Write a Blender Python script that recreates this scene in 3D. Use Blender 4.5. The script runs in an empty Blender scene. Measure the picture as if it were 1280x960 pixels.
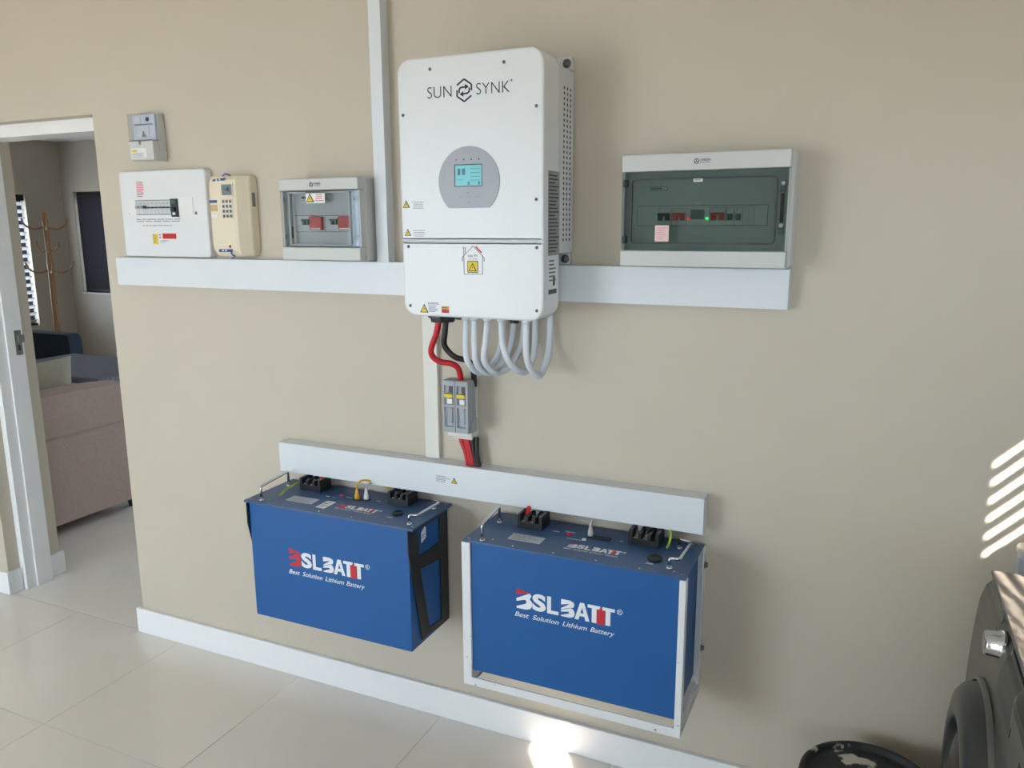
import bpy, bmesh, math, random
from mathutils import Vector, Matrix
random.seed(7)
R = math.radians
sc = bpy.context.scene
COL = sc.collection

# ------------------------------------------------------------------ camera
F_PX, YAW, PITCH, ROLL, CAM_D, CAM_H = 997.9621, 24.4812, 11.3568, -0.2777, 2.1298, 1.6405
y_, p_, r_ = R(YAW), R(PITCH), R(ROLL)
fw = Vector((-math.sin(y_)*math.cos(p_), math.cos(y_)*math.cos(p_), -math.sin(p_)))
rt = Vector((math.cos(y_), math.sin(y_), 0)); up = rt.cross(fw)
rt2 = math.cos(r_)*rt + math.sin(r_)*up; up2 = -math.sin(r_)*rt + math.cos(r_)*up
cd = bpy.data.cameras.new('camera'); cam = bpy.data.objects.new('camera', cd); COL.objects.link(cam)
cd.sensor_width = 36.0; cd.lens = F_PX/1280*36.0; cd.clip_start = 0.02; cd.clip_end = 200
M = Matrix((rt2, up2, -fw)).transposed().to_4x4(); M.translation = Vector((0, -CAM_D, CAM_H))
cam.matrix_world = M
sc.camera = cam

# ------------------------------------------------------------------ light and exposure
w = bpy.data.worlds.new('sky'); sc.world = w; w.use_nodes = True
bg = w.node_tree.nodes['Background']; bg.inputs[0].default_value = (0.65, 0.83, 1.0, 1); bg.inputs[1].default_value = 8.4
SUN_K, SUN_M = 1.4, 1.05                       # sun travels along (-1, K, -M)
sl = bpy.data.lights.new('sun', 'SUN'); sl.energy = 24; sl.angle = R(0.5); sl.color = (1.0, 0.91, 0.79)
so = bpy.data.objects.new('sun', sl); COL.objects.link(so); so.location = (6, -5, 7)
so.rotation_euler = Vector((-1, SUN_K, -SUN_M)).to_track_quat('-Z', 'Y').to_euler()
def portal(loc, rot, sx, sy):                  # guides sky sampling through an opening, emits nothing itself
    l = bpy.data.lights.new('sky_portal', 'AREA'); l.shape = 'RECTANGLE'; l.size = sx; l.size_y = sy
    l.cycles.is_portal = True
    o = bpy.data.objects.new('sky_portal', l); COL.objects.link(o); o.location = loc; o.rotation_euler = rot
portal((-3.4, -4.28, 1.12), (R(90), 0, 0), 2.2, 2.25)
portal((0.35, -4.28, 1.525), (R(90), 0, 0), 0.9, 1.05)
portal((-8.93, 3.31, 1.25), (0, R(-90), 0), 1.5, 1.45)
portal((1.0, -0.844, 1.7315), (0, R(90), 0), 0.397, 0.45)
portal((1.0, -3.475, 1.30), (0, R(90), 0), 0.8, 1.25)
portal((1.0, -2.605, 1.895), (0, R(90), 0), 0.27, 0.31)
portal((-3.1, 4.58, 1.45), (R(-90), 0, 0), 1.8, 1.1)
sc.view_settings.view_transform = 'Standard'; sc.view_settings.look = 'None'
sc.view_settings.gamma = 1.0; sc.view_settings.use_curve_mapping = False
sc.view_settings.exposure = 0.40

# ------------------------------------------------------------------ materials
def lin(c):
    return tuple(((v/255)/12.92 if v/255 <= 0.04045 else ((v/255+0.055)/1.055)**2.4) for v in c) + (1,)
def mat(name, rgb, rough=0.5, metal=0.0, var=0.03, scale=12.0, bump=0.0, bscale=200.0, emit=None, coat=0.0, spec=0.5):
    m = bpy.data.materials.new(name); m.use_nodes = True
    nt = m.node_tree; b = nt.nodes['Principled BSDF']
    c = lin(rgb)
    tc = nt.nodes.new('ShaderNodeTexCoord'); n = nt.nodes.new('ShaderNodeTexNoise')
    n.inputs['Scale'].default_value = scale; n.inputs['Detail'].default_value = 4
    nt.links.new(tc.outputs['Object'], n.inputs['Vector'])
    rp = nt.nodes.new('ShaderNodeValToRGB')
    rp.color_ramp.elements[0].position = 0.3; rp.color_ramp.elements[1].position = 0.7
    rp.color_ramp.elements[0].color = tuple(v*(1-var) for v in c[:3])+(1,)
    rp.color_ramp.elements[1].color = tuple(min(1, v*(1+var)) for v in c[:3])+(1,)
    nt.links.new(n.outputs['Fac'], rp.inputs['Fac']); nt.links.new(rp.outputs['Color'], b.inputs['Base Color'])
    b.inputs['Roughness'].default_value = rough; b.inputs['Metallic'].default_value = metal
    b.inputs['Coat Weight'].default_value = coat; b.inputs['Specular IOR Level'].default_value = spec
    if bump:
        n2 = nt.nodes.new('ShaderNodeTexNoise'); n2.inputs['Scale'].default_value = bscale; n2.inputs['Detail'].default_value = 3
        nt.links.new(tc.outputs['Object'], n2.inputs['Vector'])
        bp = nt.nodes.new('ShaderNodeBump'); bp.inputs['Strength'].default_value = bump; bp.inputs['Distance'].default_value = 0.002
        nt.links.new(n2.outputs['Fac'], bp.inputs['Height']); nt.links.new(bp.outputs['Normal'], b.inputs['Normal'])
    if emit:
        b.inputs['Emission Color'].default_value = lin(emit[0]); b.inputs['Emission Strength'].default_value = emit[1]
    return m
def splat(name, base, spot, rough, scale, lo, hi, metal=0.0, axis=(1, 1, 1)):   # base colour with stains or scuffs of their own shape
    m = mat(name, base, rough, metal, spec=0.42); nt = m.node_tree; b = nt.nodes['Principled BSDF']
    old = b.inputs['Base Color'].links[0].from_socket
    tc = nt.nodes.new('ShaderNodeTexCoord'); mp = nt.nodes.new('ShaderNodeMapping'); mp.inputs['Scale'].default_value = axis
    n = nt.nodes.new('ShaderNodeTexNoise'); n.inputs['Scale'].default_value = scale; n.inputs['Detail'].default_value = 6
    nt.links.new(tc.outputs['Object'], mp.inputs['Vector']); nt.links.new(mp.outputs['Vector'], n.inputs['Vector'])
    rp = nt.nodes.new('ShaderNodeValToRGB'); rp.color_ramp.elements[0].position = lo; rp.color_ramp.elements[1].position = hi
    nt.links.new(n.outputs['Fac'], rp.inputs['Fac'])
    mx = nt.nodes.new('ShaderNodeMix'); mx.data_type = 'RGBA'
    nt.links.new(rp.outputs['Color'], mx.inputs['Factor']); nt.links.new(old, mx.inputs[6]); mx.inputs[7].default_value = lin(spot)
    nt.links.new(mx.outputs[2], b.inputs['Base Color'])
    return m
def pane(name, rgb, gloss=0.08, rough=0.03):     # clear or tinted plastic/glass sheet
    m = bpy.data.materials.new(name); m.use_nodes = True; nt = m.node_tree
    for n in list(nt.nodes): nt.nodes.remove(n)
    o = nt.nodes.new('ShaderNodeOutputMaterial'); mx = nt.nodes.new('ShaderNodeMixShader')
    t = nt.nodes.new('ShaderNodeBsdfTransparent'); g = nt.nodes.new('ShaderNodeBsdfGlossy')
    mx.inputs[0].default_value = gloss
    t.inputs[0].default_value = lin(rgb); g.inputs['Roughness'].default_value = rough
    nt.links.new(t.outputs[0], mx.inputs[1]); nt.links.new(g.outputs[0], mx.inputs[2])
    nt.links.new(mx.outputs[0], o.inputs[0])
    return m
def stripes(name, a, b_, scale, rough=0.8, axis='X'):
    m = mat(name, a, rough); nt = m.node_tree; b = nt.nodes['Principled BSDF']
    tc = nt.nodes.new('ShaderNodeTexCoord'); wv = nt.nodes.new('ShaderNodeTexWave'); wv.bands_direction = axis
    wv.inputs['Scale'].default_value = scale; wv.inputs['Distortion'].default_value = 1.2
    nt.links.new(tc.outputs['Object'], wv.inputs['Vector'])
    rp = nt.nodes.new('ShaderNodeValToRGB'); rp.color_ramp.elements[0].color = lin(a); rp.color_ramp.elements[1].color = lin(b_)
    nt.links.new(wv.outputs['Fac'], rp.inputs['Fac']); nt.links.new(rp.outputs['Color'], b.inputs['Base Color'])
    return m

PAINT = mat('beige_wall_paint', (204, 192, 175), 0.55, var=0.015, scale=3, bump=0.12, bscale=260)
CEIL = mat('ceiling_white', (235, 233, 228), 0.8, var=0.01)
TRIM = mat('white_trim_paint', (243, 241, 241), 0.35, var=0.01)
TILE = mat('polished_porcelain', (238, 230, 222), 0.10, var=0.02, scale=2.5, spec=0.8)
GROUT = mat('grout', (208, 200, 192), 0.8)
GROUND = mat('concrete_paving', (170, 165, 155), 0.9, var=0.08)
PVC = mat('white_pvc', (226, 228, 232), 0.35, var=0.01)
CREAMPVC = mat('warm_white_pvc', (226, 221, 212), 0.4, var=0.01)
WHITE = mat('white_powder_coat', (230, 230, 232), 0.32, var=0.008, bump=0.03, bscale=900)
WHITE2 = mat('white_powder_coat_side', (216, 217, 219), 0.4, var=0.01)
GAP = mat('dark_gap', (60, 60, 62), 0.8)
SCREW = mat('zinc_screw', (120, 120, 118), 0.35, 0.9)
BLACKP = mat('black_plastic', (30, 31, 33), 0.4, var=0.1)
DARKP = mat('charcoal_plastic', (48, 50, 54), 0.45, var=0.08)
INK = mat('black_print', (28, 30, 38), 0.5)
NAVY_INK = mat('navy_print', (46, 44, 110), 0.5)
GREYINK = mat('grey_print', (120, 118, 122), 0.5)
REDINK = mat('red_print', (205, 40, 48), 0.5)
PINKINK = mat('faded_red_print', (214, 120, 128), 0.6)
WHITEINK = mat('white_print', (238, 238, 240), 0.5)
YELLOW = mat('warning_yellow', (226, 200, 50), 0.5)
ORANGE = mat('orange_print', (232, 150, 60), 0.5)
PAPER = mat('white_sticker', (235, 233, 232), 0.5)
PINKPAPER = mat('pink_sticker', (238, 205, 204), 0.6)
SILVERPAPER = mat('silver_sticker', (190, 198, 205), 0.4)
GREYLABEL = mat('grey_rating_label', (150, 150, 152), 0.5, var=0.12, scale=90)
DISPGREY = mat('display_panel_grey', (168, 170, 178), 0.4)
LCD = mat('lcd_teal', (95, 180, 186), 0.25, emit=((90, 180, 188), 0.08))
LCDGREY = mat('lcd_grey', (120, 132, 138), 0.2)
LCDINK = mat('lcd_segments', (50, 120, 135), 0.4)
BOXGREY = mat('enclosure_grey_white', (206, 205, 202), 0.4, var=0.01)
INNERGREY = mat('inner_cover_grey', (196, 200, 202), 0.5)
TINT = pane('smoked_cover', (212, 219, 217), 0.045)
CLEAR = pane('clear_cover', (238, 240, 241), 0.03)
CLEARBLUE = pane('clear_blue_cover', (247, 248, 252), 0.04)
BRKWHITE = mat('breaker_white', (205, 208, 208), 0.4)
BRKRED = mat('breaker_red', (196, 44, 44), 0.35)
BRKGREEN = mat('breaker_dark_green', (60, 92, 86), 0.4)
LEDRED = mat('led_red', (220, 50, 50), 0.3, emit=((255, 60, 60), 1.2))
LEDGREEN = mat('led_green', (60, 230, 110), 0.3, emit=((40, 255, 110), 2.5))
CREAM = mat('cream_abs', (236, 222, 196), 0.38, var=0.01)
CREAMWINDOW = mat('tan_token_window', (205, 176, 128), 0.3)
BLUETAPE = mat('blue_band', (52, 82, 140), 0.5)
FUSELINK = mat('fuse_link_grey', (128, 130, 130), 0.5)
FUSEGREY = mat('fuse_grey', (158, 162, 168), 0.45)
CABLERED = mat('red_cable', (206, 32, 42), 0.4, var=0.05)
CABLEBLK = mat('black_cable', (38, 38, 40), 0.45, var=0.08)
CONDUIT = mat('conduit_white', (226, 229, 234), 0.42, var=0.02)
BATBLUE = splat('battery_blue_case', (22, 90, 156), (110, 104, 104), 0.42, 9, 0.70, 0.80, axis=(1.4, 1, 0.5))
BATLID = mat('battery_blue_lid', (58, 88, 132), 0.36, var=0.04, scale=30)
BRACKET = mat('black_bracket', (40, 38, 38), 0.5, var=0.05)
FRAMEWHITE = splat('chipped_white_steel', (232, 232, 234), (150, 140, 130), 0.45, 38, 0.66, 0.70)
CHROME = mat('chrome', (205, 208, 212), 0.12, 1.0)
STEELTERM = mat('terminal_metal', (170, 165, 155), 0.3, 0.9)
EARTH = stripes('earth_wire', (90, 170, 60), (205, 210, 70), 40, 0.4)
YELCAB = mat('yellow_network_cable', (232, 170, 36), 0.4)
GREYCAB = mat('grey_cable', (188, 184, 178), 0.45)
WMSILVER = mat('dark_silver_enamel', (106, 106, 100), 0.32, 0.5, var=0.03, spec=0.5)
WMTOP = mat('gloss_silver_top', (122, 122, 126), 0.10, 0.8, var=0.04, bump=0.35, bscale=7)
WMTOP.node_tree.nodes['Bump'].inputs['Distance'].default_value = 0.006
WMDARK = mat('washer_door_grey', (64, 65, 64), 0.3, 0.3)
WMGLASS = mat('washer_door_glass', (16, 17, 20), 0.25, spec=0.2)
BUCKET = splat('bucket_plastic_paint_flecked', (34, 36, 38), (196, 190, 178), 0.45, 26, 0.66, 0.69)
BUCKETLID = splat('bucket_lid_paint_spattered', (40, 44, 46), (205, 200, 188), 0.5, 17, 0.57, 0.61)
SOFA = mat('dusty_pink_fabric', (190, 168, 160), 0.9, var=0.06, scale=60, bump=0.5, bscale=500)
PILLOW = mat('beige_cushion_fabric', (176, 168, 150), 0.9, var=0.05, scale=40, bump=0.4, bscale=500)
NAVYF = mat('navy_velvet', (38, 52, 70), 0.8, var=0.12, scale=30)
THROW = stripes('grey_striped_throw', (132, 130, 142), (112, 110, 126), 9, 0.9, 'Y')
WOOD = mat('coat_stand_wood', (178, 134, 98), 0.5, var=0.12, scale=25)
SLAT = mat('white_blind_slat', (240, 238, 246), 0.5)
DARKBLIND = mat('dark_blind_fabric', (44, 40, 52), 0.8, var=0.08)
STRIKE = mat('brushed_steel', (150, 150, 150), 0.3, 1.0)
ALU = mat('white_aluminium', (225, 225, 225), 0.4)

# ------------------------------------------------------------------ mesh helpers
class MB:
    def __init__(s): s.v = []; s.f = []; s.smooth = []
    def add(s, vs, fs, sm=False):
        b = len(s.v); s.v += [tuple(v) for v in vs]; s.f += [tuple(b+i for i in f) for f in fs]; s.smooth += [sm]*len(fs); return s
    def box(s, x0, x1, y0, y1, z0, z1):
        vs = [(x, y, z) for x in (x0, x1) for y in (y0, y1) for z in (z0, z1)]
        return s.add(vs, [(0, 1, 3, 2), (4, 6, 7, 5), (0, 4, 5, 1), (2, 3, 7, 6), (0, 2, 6, 4), (1, 5, 7, 3)])
    def prism(s, poly, axis, a0, a1, bev=0.0):
        """poly = 2D outline; axis 'y': (x,z) outline extruded a0->a1 in y; 'z': (x,y); 'x': (y,z). bev chamfers the a0 end."""
        def P(p, a): return {'y': (p[0], a, p[1]), 'z': (p[0], p[1], a), 'x': (a, p[0], p[1])}[axis]
        n = len(poly); rings = []
        cx = sum(p[0] for p in poly)/n; cy = sum(p[1] for p in poly)/n
        if bev:
            sg = 1 if a1 > a0 else -1
            ins = inset(poly, bev); mid = inset(poly, bev*0.3)
            rings = [[P(p, a0) for p in ins], [P(p, a0+sg*bev*0.3) for p in mid], [P(p, a0+sg*bev) for p in poly], [P(p, a1) for p in poly]]
        else: rings = [[P(p, a0) for p in poly], [P(p, a1) for p in poly]]
        vs = [v for r in rings for v in r]; fs = [tuple(range(n))[::-1], tuple(range((len(rings)-1)*n, len(rings)*n))]
        for k in range(len(rings)-1):
            for i in range(n):
                j = (i+1) % n; fs.append((k*n+i, k*n+j, (k+1)*n+j, (k+1)*n+i))
        return s.add(vs, fs)
    def lathe(s, prof, c, axis='z', seg=24, caps=True, smooth=True):
        vs = []; fs = []; n = len(prof)
        for k in range(seg):
            a = 2*math.pi*k/seg
            for r, h in prof:
                u, v = r*math.cos(a), r*math.sin(a)
                vs.append({'z': (c[0]+u, c[1]+v, c[2]+h), 'y': (c[0]+u, c[1]+h, c[2]+v), 'x': (c[0]+h, c[1]+u, c[2]+v)}[axis])
        for k in range(seg):
            for i in range(n-1):
                j = (k+1) % seg; fs.append((k*n+i, j*n+i, j*n+i+1, k*n+i+1))
        s.add(vs, fs, smooth)
        if caps:
            b = len(s.v)-len(vs)
            for i in (0, n-1):
                if prof[i][0] > 1e-6: s.f.append(tuple(b+k*n+i for k in range(seg))); s.smooth.append(False)
        return s
    def tube(s, pts, r, seg=10, rad=None, caps=True):
        pts = [Vector(p) for p in pts]; n = len(pts); vs = []; fs = []
        t0 = (pts[1]-pts[0]).normalized(); ref = Vector((0, 0, 1)) if abs(t0.z) < 0.9 else Vector((1, 0, 0))
        u = t0.cross(ref).normalized()
        for i in range(n):
            t = (pts[min(i+1, n-1)]-pts[max(i-1, 0)]).normalized()
            u = (u-t*u.dot(t)).normalized(); v = t.cross(u); rr = rad(i/(n-1)) if rad else r
            for k in range(seg):
                a = 2*math.pi*k/seg; vs.append(pts[i]+u*math.cos(a)*rr+v*math.sin(a)*rr)
        for i in range(n-1):
            for k in range(seg):
                j = (k+1) % seg; fs.append((i*seg+k, i*seg+j, (i+1)*seg+j, (i+1)*seg+k))
        s.add(vs, fs, True)
        if caps:
            b = len(s.v)-len(vs); s.f += [tuple(b+k for k in range(seg))[::-1], tuple(b+(n-1)*seg+k for k in range(seg))]; s.smooth += [False, False]
        return s
    def build(s, name, m, parent=None, bevel=0.0, segs=2, sub=0):
        me = bpy.data.meshes.new(name)
        off = Vector((0, 0, 0))
        q = parent
        while q is not None: off += q.location; q = q.parent
        me.from_pydata([tuple(Vector(v)-off) for v in s.v], [], s.f)
        for p, f in zip(me.polygons, s.smooth): p.use_smooth = f
        bm = bmesh.new(); bm.from_mesh(me); bmesh.ops.recalc_face_normals(bm, faces=bm.faces)
        if bevel:
            es = [e for e in bm.edges if len(e.link_faces) == 2 and e.calc_face_angle(0) > 0.6]
            bmesh.ops.bevel(bm, geom=es, offset=bevel, segments=segs, profile=0.6, affect='EDGES', clamp_overlap=True)
        bm.to_mesh(me); bm.free()
        me.materials.append(m)
        o = bpy.data.objects.new(name, me); COL.objects.link(o)
        if parent is not None: o.parent = parent
        if sub:
            md = o.modifiers.new('sub', 'SUBSURF'); md.levels = sub; md.render_levels = sub
            for p in me.polygons: p.use_smooth = True
        return o
def inset(poly, d):
    n = len(poly); out = []
    area = sum(poly[i][0]*poly[(i+1) % n][1]-poly[(i+1) % n][0]*poly[i][1] for i in range(n))
    sg = 1 if area > 0 else -1
    for i in range(n):
        a, b, c = Vector(poly[i-1]), Vector(poly[i]), Vector(poly[(i+1) % n])
        e1 = (b-a).normalized(); e2 = (c-b).normalized()
        n1 = Vector((-e1.y, e1.x))*sg; n2 = Vector((-e2.y, e2.x))*sg
        k = 1+n1.dot(n2); m = (n1+n2)/max(k, 0.3)
        out.append(tuple(b+m*d))
    return out
def rrect(x0, x1, z0, z1, r, n=6):
    pts = []
    for cx, cz, a0 in ((x1-r, z1-r, 0), (x0+r, z1-r, 90), (x0+r, z0+r, 180), (x1-r, z0+r, 270)):
        for k in range(n+1):
            a = R(a0+90*k/n); pts.append((cx+r*math.cos(a), cz+r*math.sin(a)))
    return pts
def bx(name, m, parent, x0, x1, y0, y1, z0, z1, bevel=0.0, segs=2): return MB().box(x0, x1, y0, y1, z0, z1).build(name, m, parent, bevel, segs)
def catmull(pts, n=8):
    P = [Vector(p) for p in pts]; P = [P[0]*2-P[1]]+P+[P[-1]*2-P[-2]]; out = []
    for i in range(1, len(P)-2):
        a, b, c, d = P[i-1:i+3]
        for k in range(n):
            t = k/n; out.append(0.5*((2*b)+(c-a)*t+(2*a-5*b+4*c-d)*t*t+(3*b-a-3*c+d)*t**3))
    out.append(P[-2]); return out
def tag(o, label, cat, group=None):
    o['label'] = label; o['category'] = cat
    if group: o['group'] = group
    return o
def struct(o): o['kind'] = 'structure'; return o
def thing(name, loc, label, cat, group=None):
    o = bpy.data.objects.new(name, None); o.empty_display_size = 0.05; COL.objects.link(o); o.location = loc
    return tag(o, label, cat, group)
def plab(o, l): o['label'] = l; return o
EPS = 0.0006
def P3(plane, u, v, d=0.0):
    a, c = plane
    return {'y': (u, c-d, v), 'z': (u, v, c+d), 'x': (c+d, u, v)}[a]
def printed(name, polys, plane, m, parent, t=EPS):
    """flat ink or sticker shapes lying on a face; plane ('y',c): (x,z) facing -y; ('z',c): (x,y) facing up; ('x',c): (y,z) facing +x"""
    mb = MB()
    for p in polys:
        n = len(p); vs = [P3(plane, *q, 0) for q in p]+[P3(plane, *q, t) for q in p]
        fs = [tuple(range(n)), tuple(range(n, 2*n))]+[(i, (i+1) % n, n+(i+1) % n, n+i) for i in range(n)]
        mb.add(vs, fs)
    return mb.build(name, m, parent)
def rect(x0, x1, z0, z1): return [(x0, z0), (x1, z0), (x1, z1), (x0, z1)]
def stroke(a, b, w):
    a, b = Vector(a), Vector(b); d = (b-a).normalized(); n = Vector((-d.y, d.x))*w/2
    return [tuple(a+n), tuple(b+n), tuple(b-n), tuple(a-n)]
def lettering(name, s, box, plane, m, parent, offset=0.0, shear=0.0, t=EPS, space=1.0):
    cu = bpy.data.curves.new('t', 'FONT'); cu.body = s; cu.offset = offset; cu.shear = shear; cu.space_character = space
    cu.resolution_u = 4
    ob = bpy.data.objects.new('t', cu); COL.objects.link(ob)
    bpy.context.view_layer.update()
    me = bpy.data.meshes.new_from_object(ob)
    vs = [v.co.copy() for v in me.vertices]; fs = [tuple(p.vertices) for p in me.polygons]
    bpy.data.objects.remove(ob); bpy.data.meshes.remove(me); bpy.data.curves.remove(cu)
    x0, x1 = min(v.x for v in vs), max(v.x for v in vs); z0, z1 = min(v.y for v in vs), max(v.y for v in vs)
    bx0, bx1, bz0, bz1 = box
    q = [P3(plane, bx0+(v.x-x0)/(x1-x0)*(bx1-bx0), bz0+(v.y-z0)/(z1-z0)*(bz1-bz0), t) for v in vs]
    return MB().add(q, fs).build(name, m, parent)
def circle(cx, cz, r, n=16): return [(cx+r*math.cos(2*math.pi*k/n), cz+r*math.sin(2*math.pi*k/n)) for k in range(n)]
def warn_triangle(cx, cz, h, plane, parent):
    """yellow warning triangle with dark border and bolt"""
    w2 = h*0.56
    o = printed('warning_triangle', [[(cx-w2, cz-h/2), (cx+w2, cz-h/2), (cx, cz+h/2)]], plane, INK, parent, EPS)
    k = 0.72; dz = -h*0.03
    y = MB(); vs = [P3(plane, cx+a*k, cz+dz+b*k-h*0.02, EPS*1.8) for a, b in ((-w2, -h/2), (w2, -h/2), (0, h/2))]
    y.add(vs, [(0, 1, 2)]); y.build('triangle_field', YELLOW, o)
    b = MB(); s_ = h*0.16
    vs = [P3(plane, cx+a*s_, cz-h*0.08+c*s_, EPS*2.6) for a, c in ((0.35, 1.5), (-0.45, 0.0), (0.0, 0.0), (-0.3, -1.4), (0.55, 0.35), (0.08, 0.35))]
    b.add(vs, [(0, 1, 2, 3, 4, 5)]); b.build('bolt_symbol', INK, o)
    return o
def textlines(name, box, rows, plane, m, parent, fill=0.5, seed=1, centre=False):
    """rows of tiny illegible print as dashes"""
    rd = random.Random(seed); x0, x1, z0, z1 = box; polys = []; h = (z1-z0)/rows
    for i in range(rows):
        zz = z1-(i+0.5)*h; wd = (x1-x0)*rd.uniform(0.6, 1.0); s0 = (x0+x1)/2-wd/2 if centre else x0; x = s0
        while x < s0+wd-0.001:
            l = min(rd.uniform(0.05, 0.16)*(x1-x0), s0+wd-x); polys.append(rect(x, x+l, zz-h*fill/2, zz+h*fill/2)); x += l+(x1-x0)*0.025
    return printed(name, polys, plane, m, parent)

# ================================================================== the room
XL, XR, YB, ZC = -4.6, 0.95, -4.2, 2.6           # main room: left, right, wall behind the camera, ceiling
DXL, DXR, DZ, WT = -3.482, -2.6363, 2.036, 0.252  # door opening and wall thickness
LX0, LX1, LY1 = -8.85, -1.5, 4.5                  # lounge beyond the door
def wall_with_holes(name, axis, c0, c1, u0, u1, holes, m=PAINT):
    """wall slab c0..c1 thick, u0..u1 long, 0..ZC high, with rectangular holes (u0,u1,z0,z1)"""
    mb = MB(); us = sorted({u0, u1}|{h[0] for h in holes}|{h[1] for h in holes}); zs = sorted({0, ZC}|{h[2] for h in holes}|{h[3] for h in holes})
    for a, b in zip(us, us[1:]):
        run = None
        for z0, z1 in zip(zs, zs[1:]):
            inh = any(h[0] <= a and b <= h[1] and h[2] <= z0 and z1 <= h[3] for h in holes)
            if inh: continue
            if axis == 'y': mb.box(a, b, c0, c1, z0, z1)
            else: mb.box(c0, c1, a, b, z0, z1)
    return struct(mb.build(name, m))
wall_with_holes('wall_back', 'y', 0, WT, LX0-0.15, XR+0.1, [(DXL, DXR, 0, DZ)])
wall_with_holes('wall_right', 'x', XR, XR+0.1, YB, 0, [(-1.068, -0.62, 1.533, 1.93), (-2.76, -2.45, 1.76, 2.03), (-4.10, -2.85, 0.90, 1.70)])
wall_with_holes('wall_left', 'x', XL-0.15, XL, YB, 0, [])
wall_with_holes('wall_front', 'y', YB-0.15, YB, XL-0.15, XR+0.1, [(-4.5, -2.3, 0.0, 2.25), (-0.10, 0.80, 1.0, 2.05)])
wall_with_holes('wall_far', 'y', LY1, LY1+0.15, LX0-0.15, LX1+0.15, [(-8.67, -7.35, 0.86, 2.03), (-4.0, -2.2, 0.9, 2.0)])  # second hole is an unseen opening added to light the lounge
wall_with_holes('wall_far_left', 'x', LX0-0.15, LX0, WT, LY1, [(2.6, 4.03, 0.51, 1.99)])
wall_with_holes('wall_far_right', 'x', LX1, LX1+0.15, WT, LY1, [])
struct(bx('ceiling', CEIL, None, LX0-0.15, XR+0.1, YB-0.15, LY1+0.15, ZC, ZC+0.12))
struct(bx('sun_block_eave', TRIM, None, XR+0.1, 1.71, -2.35, 0.6, 2.58, 2.66))            # unseen eave, added to cut the sun off above the stripes

# floor: slab, grout bed and one porcelain tile per piece
floor = struct(bx('floor', GROUT, None, LX0, XR, YB, LY1, -0.12, -0.0025))
tcache = {}
def tile(x0, x1, y0, y1):
    g = 0.0008; w_, d_ = round(x1-x0-2*g, 4), round(y1-y0-2*g, 4)
    if w_ < 0.01 or d_ < 0.01: return
    if (w_, d_) not in tcache:
        mb = MB().prism(rect(-w_/2, w_/2, -d_/2, d_/2), 'z', 0.0, -0.0095, bev=0.0008)
        o = mb.build('tile', TILE); tcache[(w_, d_)] = o.data
    else:
        o = bpy.data.objects.new('tile', tcache[(w_, d_)]); COL.objects.link(o)
    o.parent = floor; o.location = ((x0+x1)/2, (y0+y1)/2, 0)
def tiles(xa, xb, ya, yb, ox, oy, s=0.6):
    i0, i1 = math.floor((xa-ox)/s), math.ceil((xb-ox)/s); j0, j1 = math.floor((ya-oy)/s), math.ceil((yb-oy)/s)
    for i in range(i0, i1):
        for j in range(j0, j1): tile(max(xa, ox+i*s), min(xb, ox+(i+1)*s), max(ya, oy+j*s), min(yb, oy+(j+1)*s))
tiles(XL, XR, YB, 0.0, -1.835, 0.006)
tile(DXL, DXR, 0.006, WT)
tiles(LX0, LX1, WT, LY1, -3.62, 0.252)
struct(bx('ground', GROUND, None, -30, 30, -40, 30, -0.4, -0.15))

# baseboards
BB, BT = 0.1061, 0.015
def base(name, x0, x1, y0, y1): return struct(bx(name, TRIM, None, x0, x1, y0, y1, 0.0002, BB, 0.003))
base('baseboard_back', -2.66, XR, -BT, 0)
base('baseboard_back_left', XL, DXL+BT, -BT, 0)
base('baseboard_doorway', DXL, DXL+BT, 0.0002, 0.052)
base('baseboard_doorway_inner', DXL, DXL+BT, 0.178, WT+BT)
base('baseboard_right', XR-BT, XR, YB, -BT-0.001)
base('baseboard_left', XL, XL+BT, YB, -BT-0.001)

# door frame set into the thick wall
dfr = struct(bpy.data.objects.new('trim_1', None)); COL.objects.link(dfr); dfr.location = ((DXL+DXR)/2, 0.115, 0)
MB().box(DXL, DXL+0.034, 0.055, 0.176, 0, DZ).box(DXL+0.034, DXL+0.046, 0.10, 0.176, 0, DZ-0.05).build('jamb', TRIM, dfr, 0.002)
MB().box(DXR-0.034, DXR, 0.055, 0.176, 0, DZ).box(DXR-0.046, DXR-0.034, 0.10, 0.176, 0, DZ-0.05).build('jamb', TRIM, dfr, 0.002)
bx('head', TRIM, dfr, DXL+0.034, DXR-0.034, 0.055, 0.176, 1.987, DZ, 0.002)
sp = MB().box(DXL+0.046, DXL+0.0485, 0.136, 0.166, 1.08, 1.19).build('strike_plate', STRIKE, dfr, 0.001)
bx('strike_lip', STRIKE, sp, DXL+0.0485, DXL+0.058, 0.146, 0.174, 1.135, 1.168, 0.002)
for zz in (1.087, 1.183): MB().lathe([(0.0, 0.0012), (0.004, 0.0)], (DXL+0.0486, 0.151, zz), 'x', 10).build('screw', SCREW, sp)
MB().box(DXL+0.0486, DXL+0.0492, 0.145, 0.157, 1.10, 1.125).build('bolt_hole', GAP, sp)

# garden door opening behind the camera
pd = struct(bpy.data.objects.new('door_1', None)); COL.objects.link(pd); pd.location = (-3.1, YB-0.1, 0)
for x in (-4.5, -3.425, -2.35): bx('stile', ALU, pd, x, x+0.05, YB-0.12, YB-0.05, 0, 2.2, 0.003)
bx('rail', ALU, pd, -4.45, -2.35, YB-0.12, YB-0.05, 2.14, 2.2, 0.003)

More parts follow.
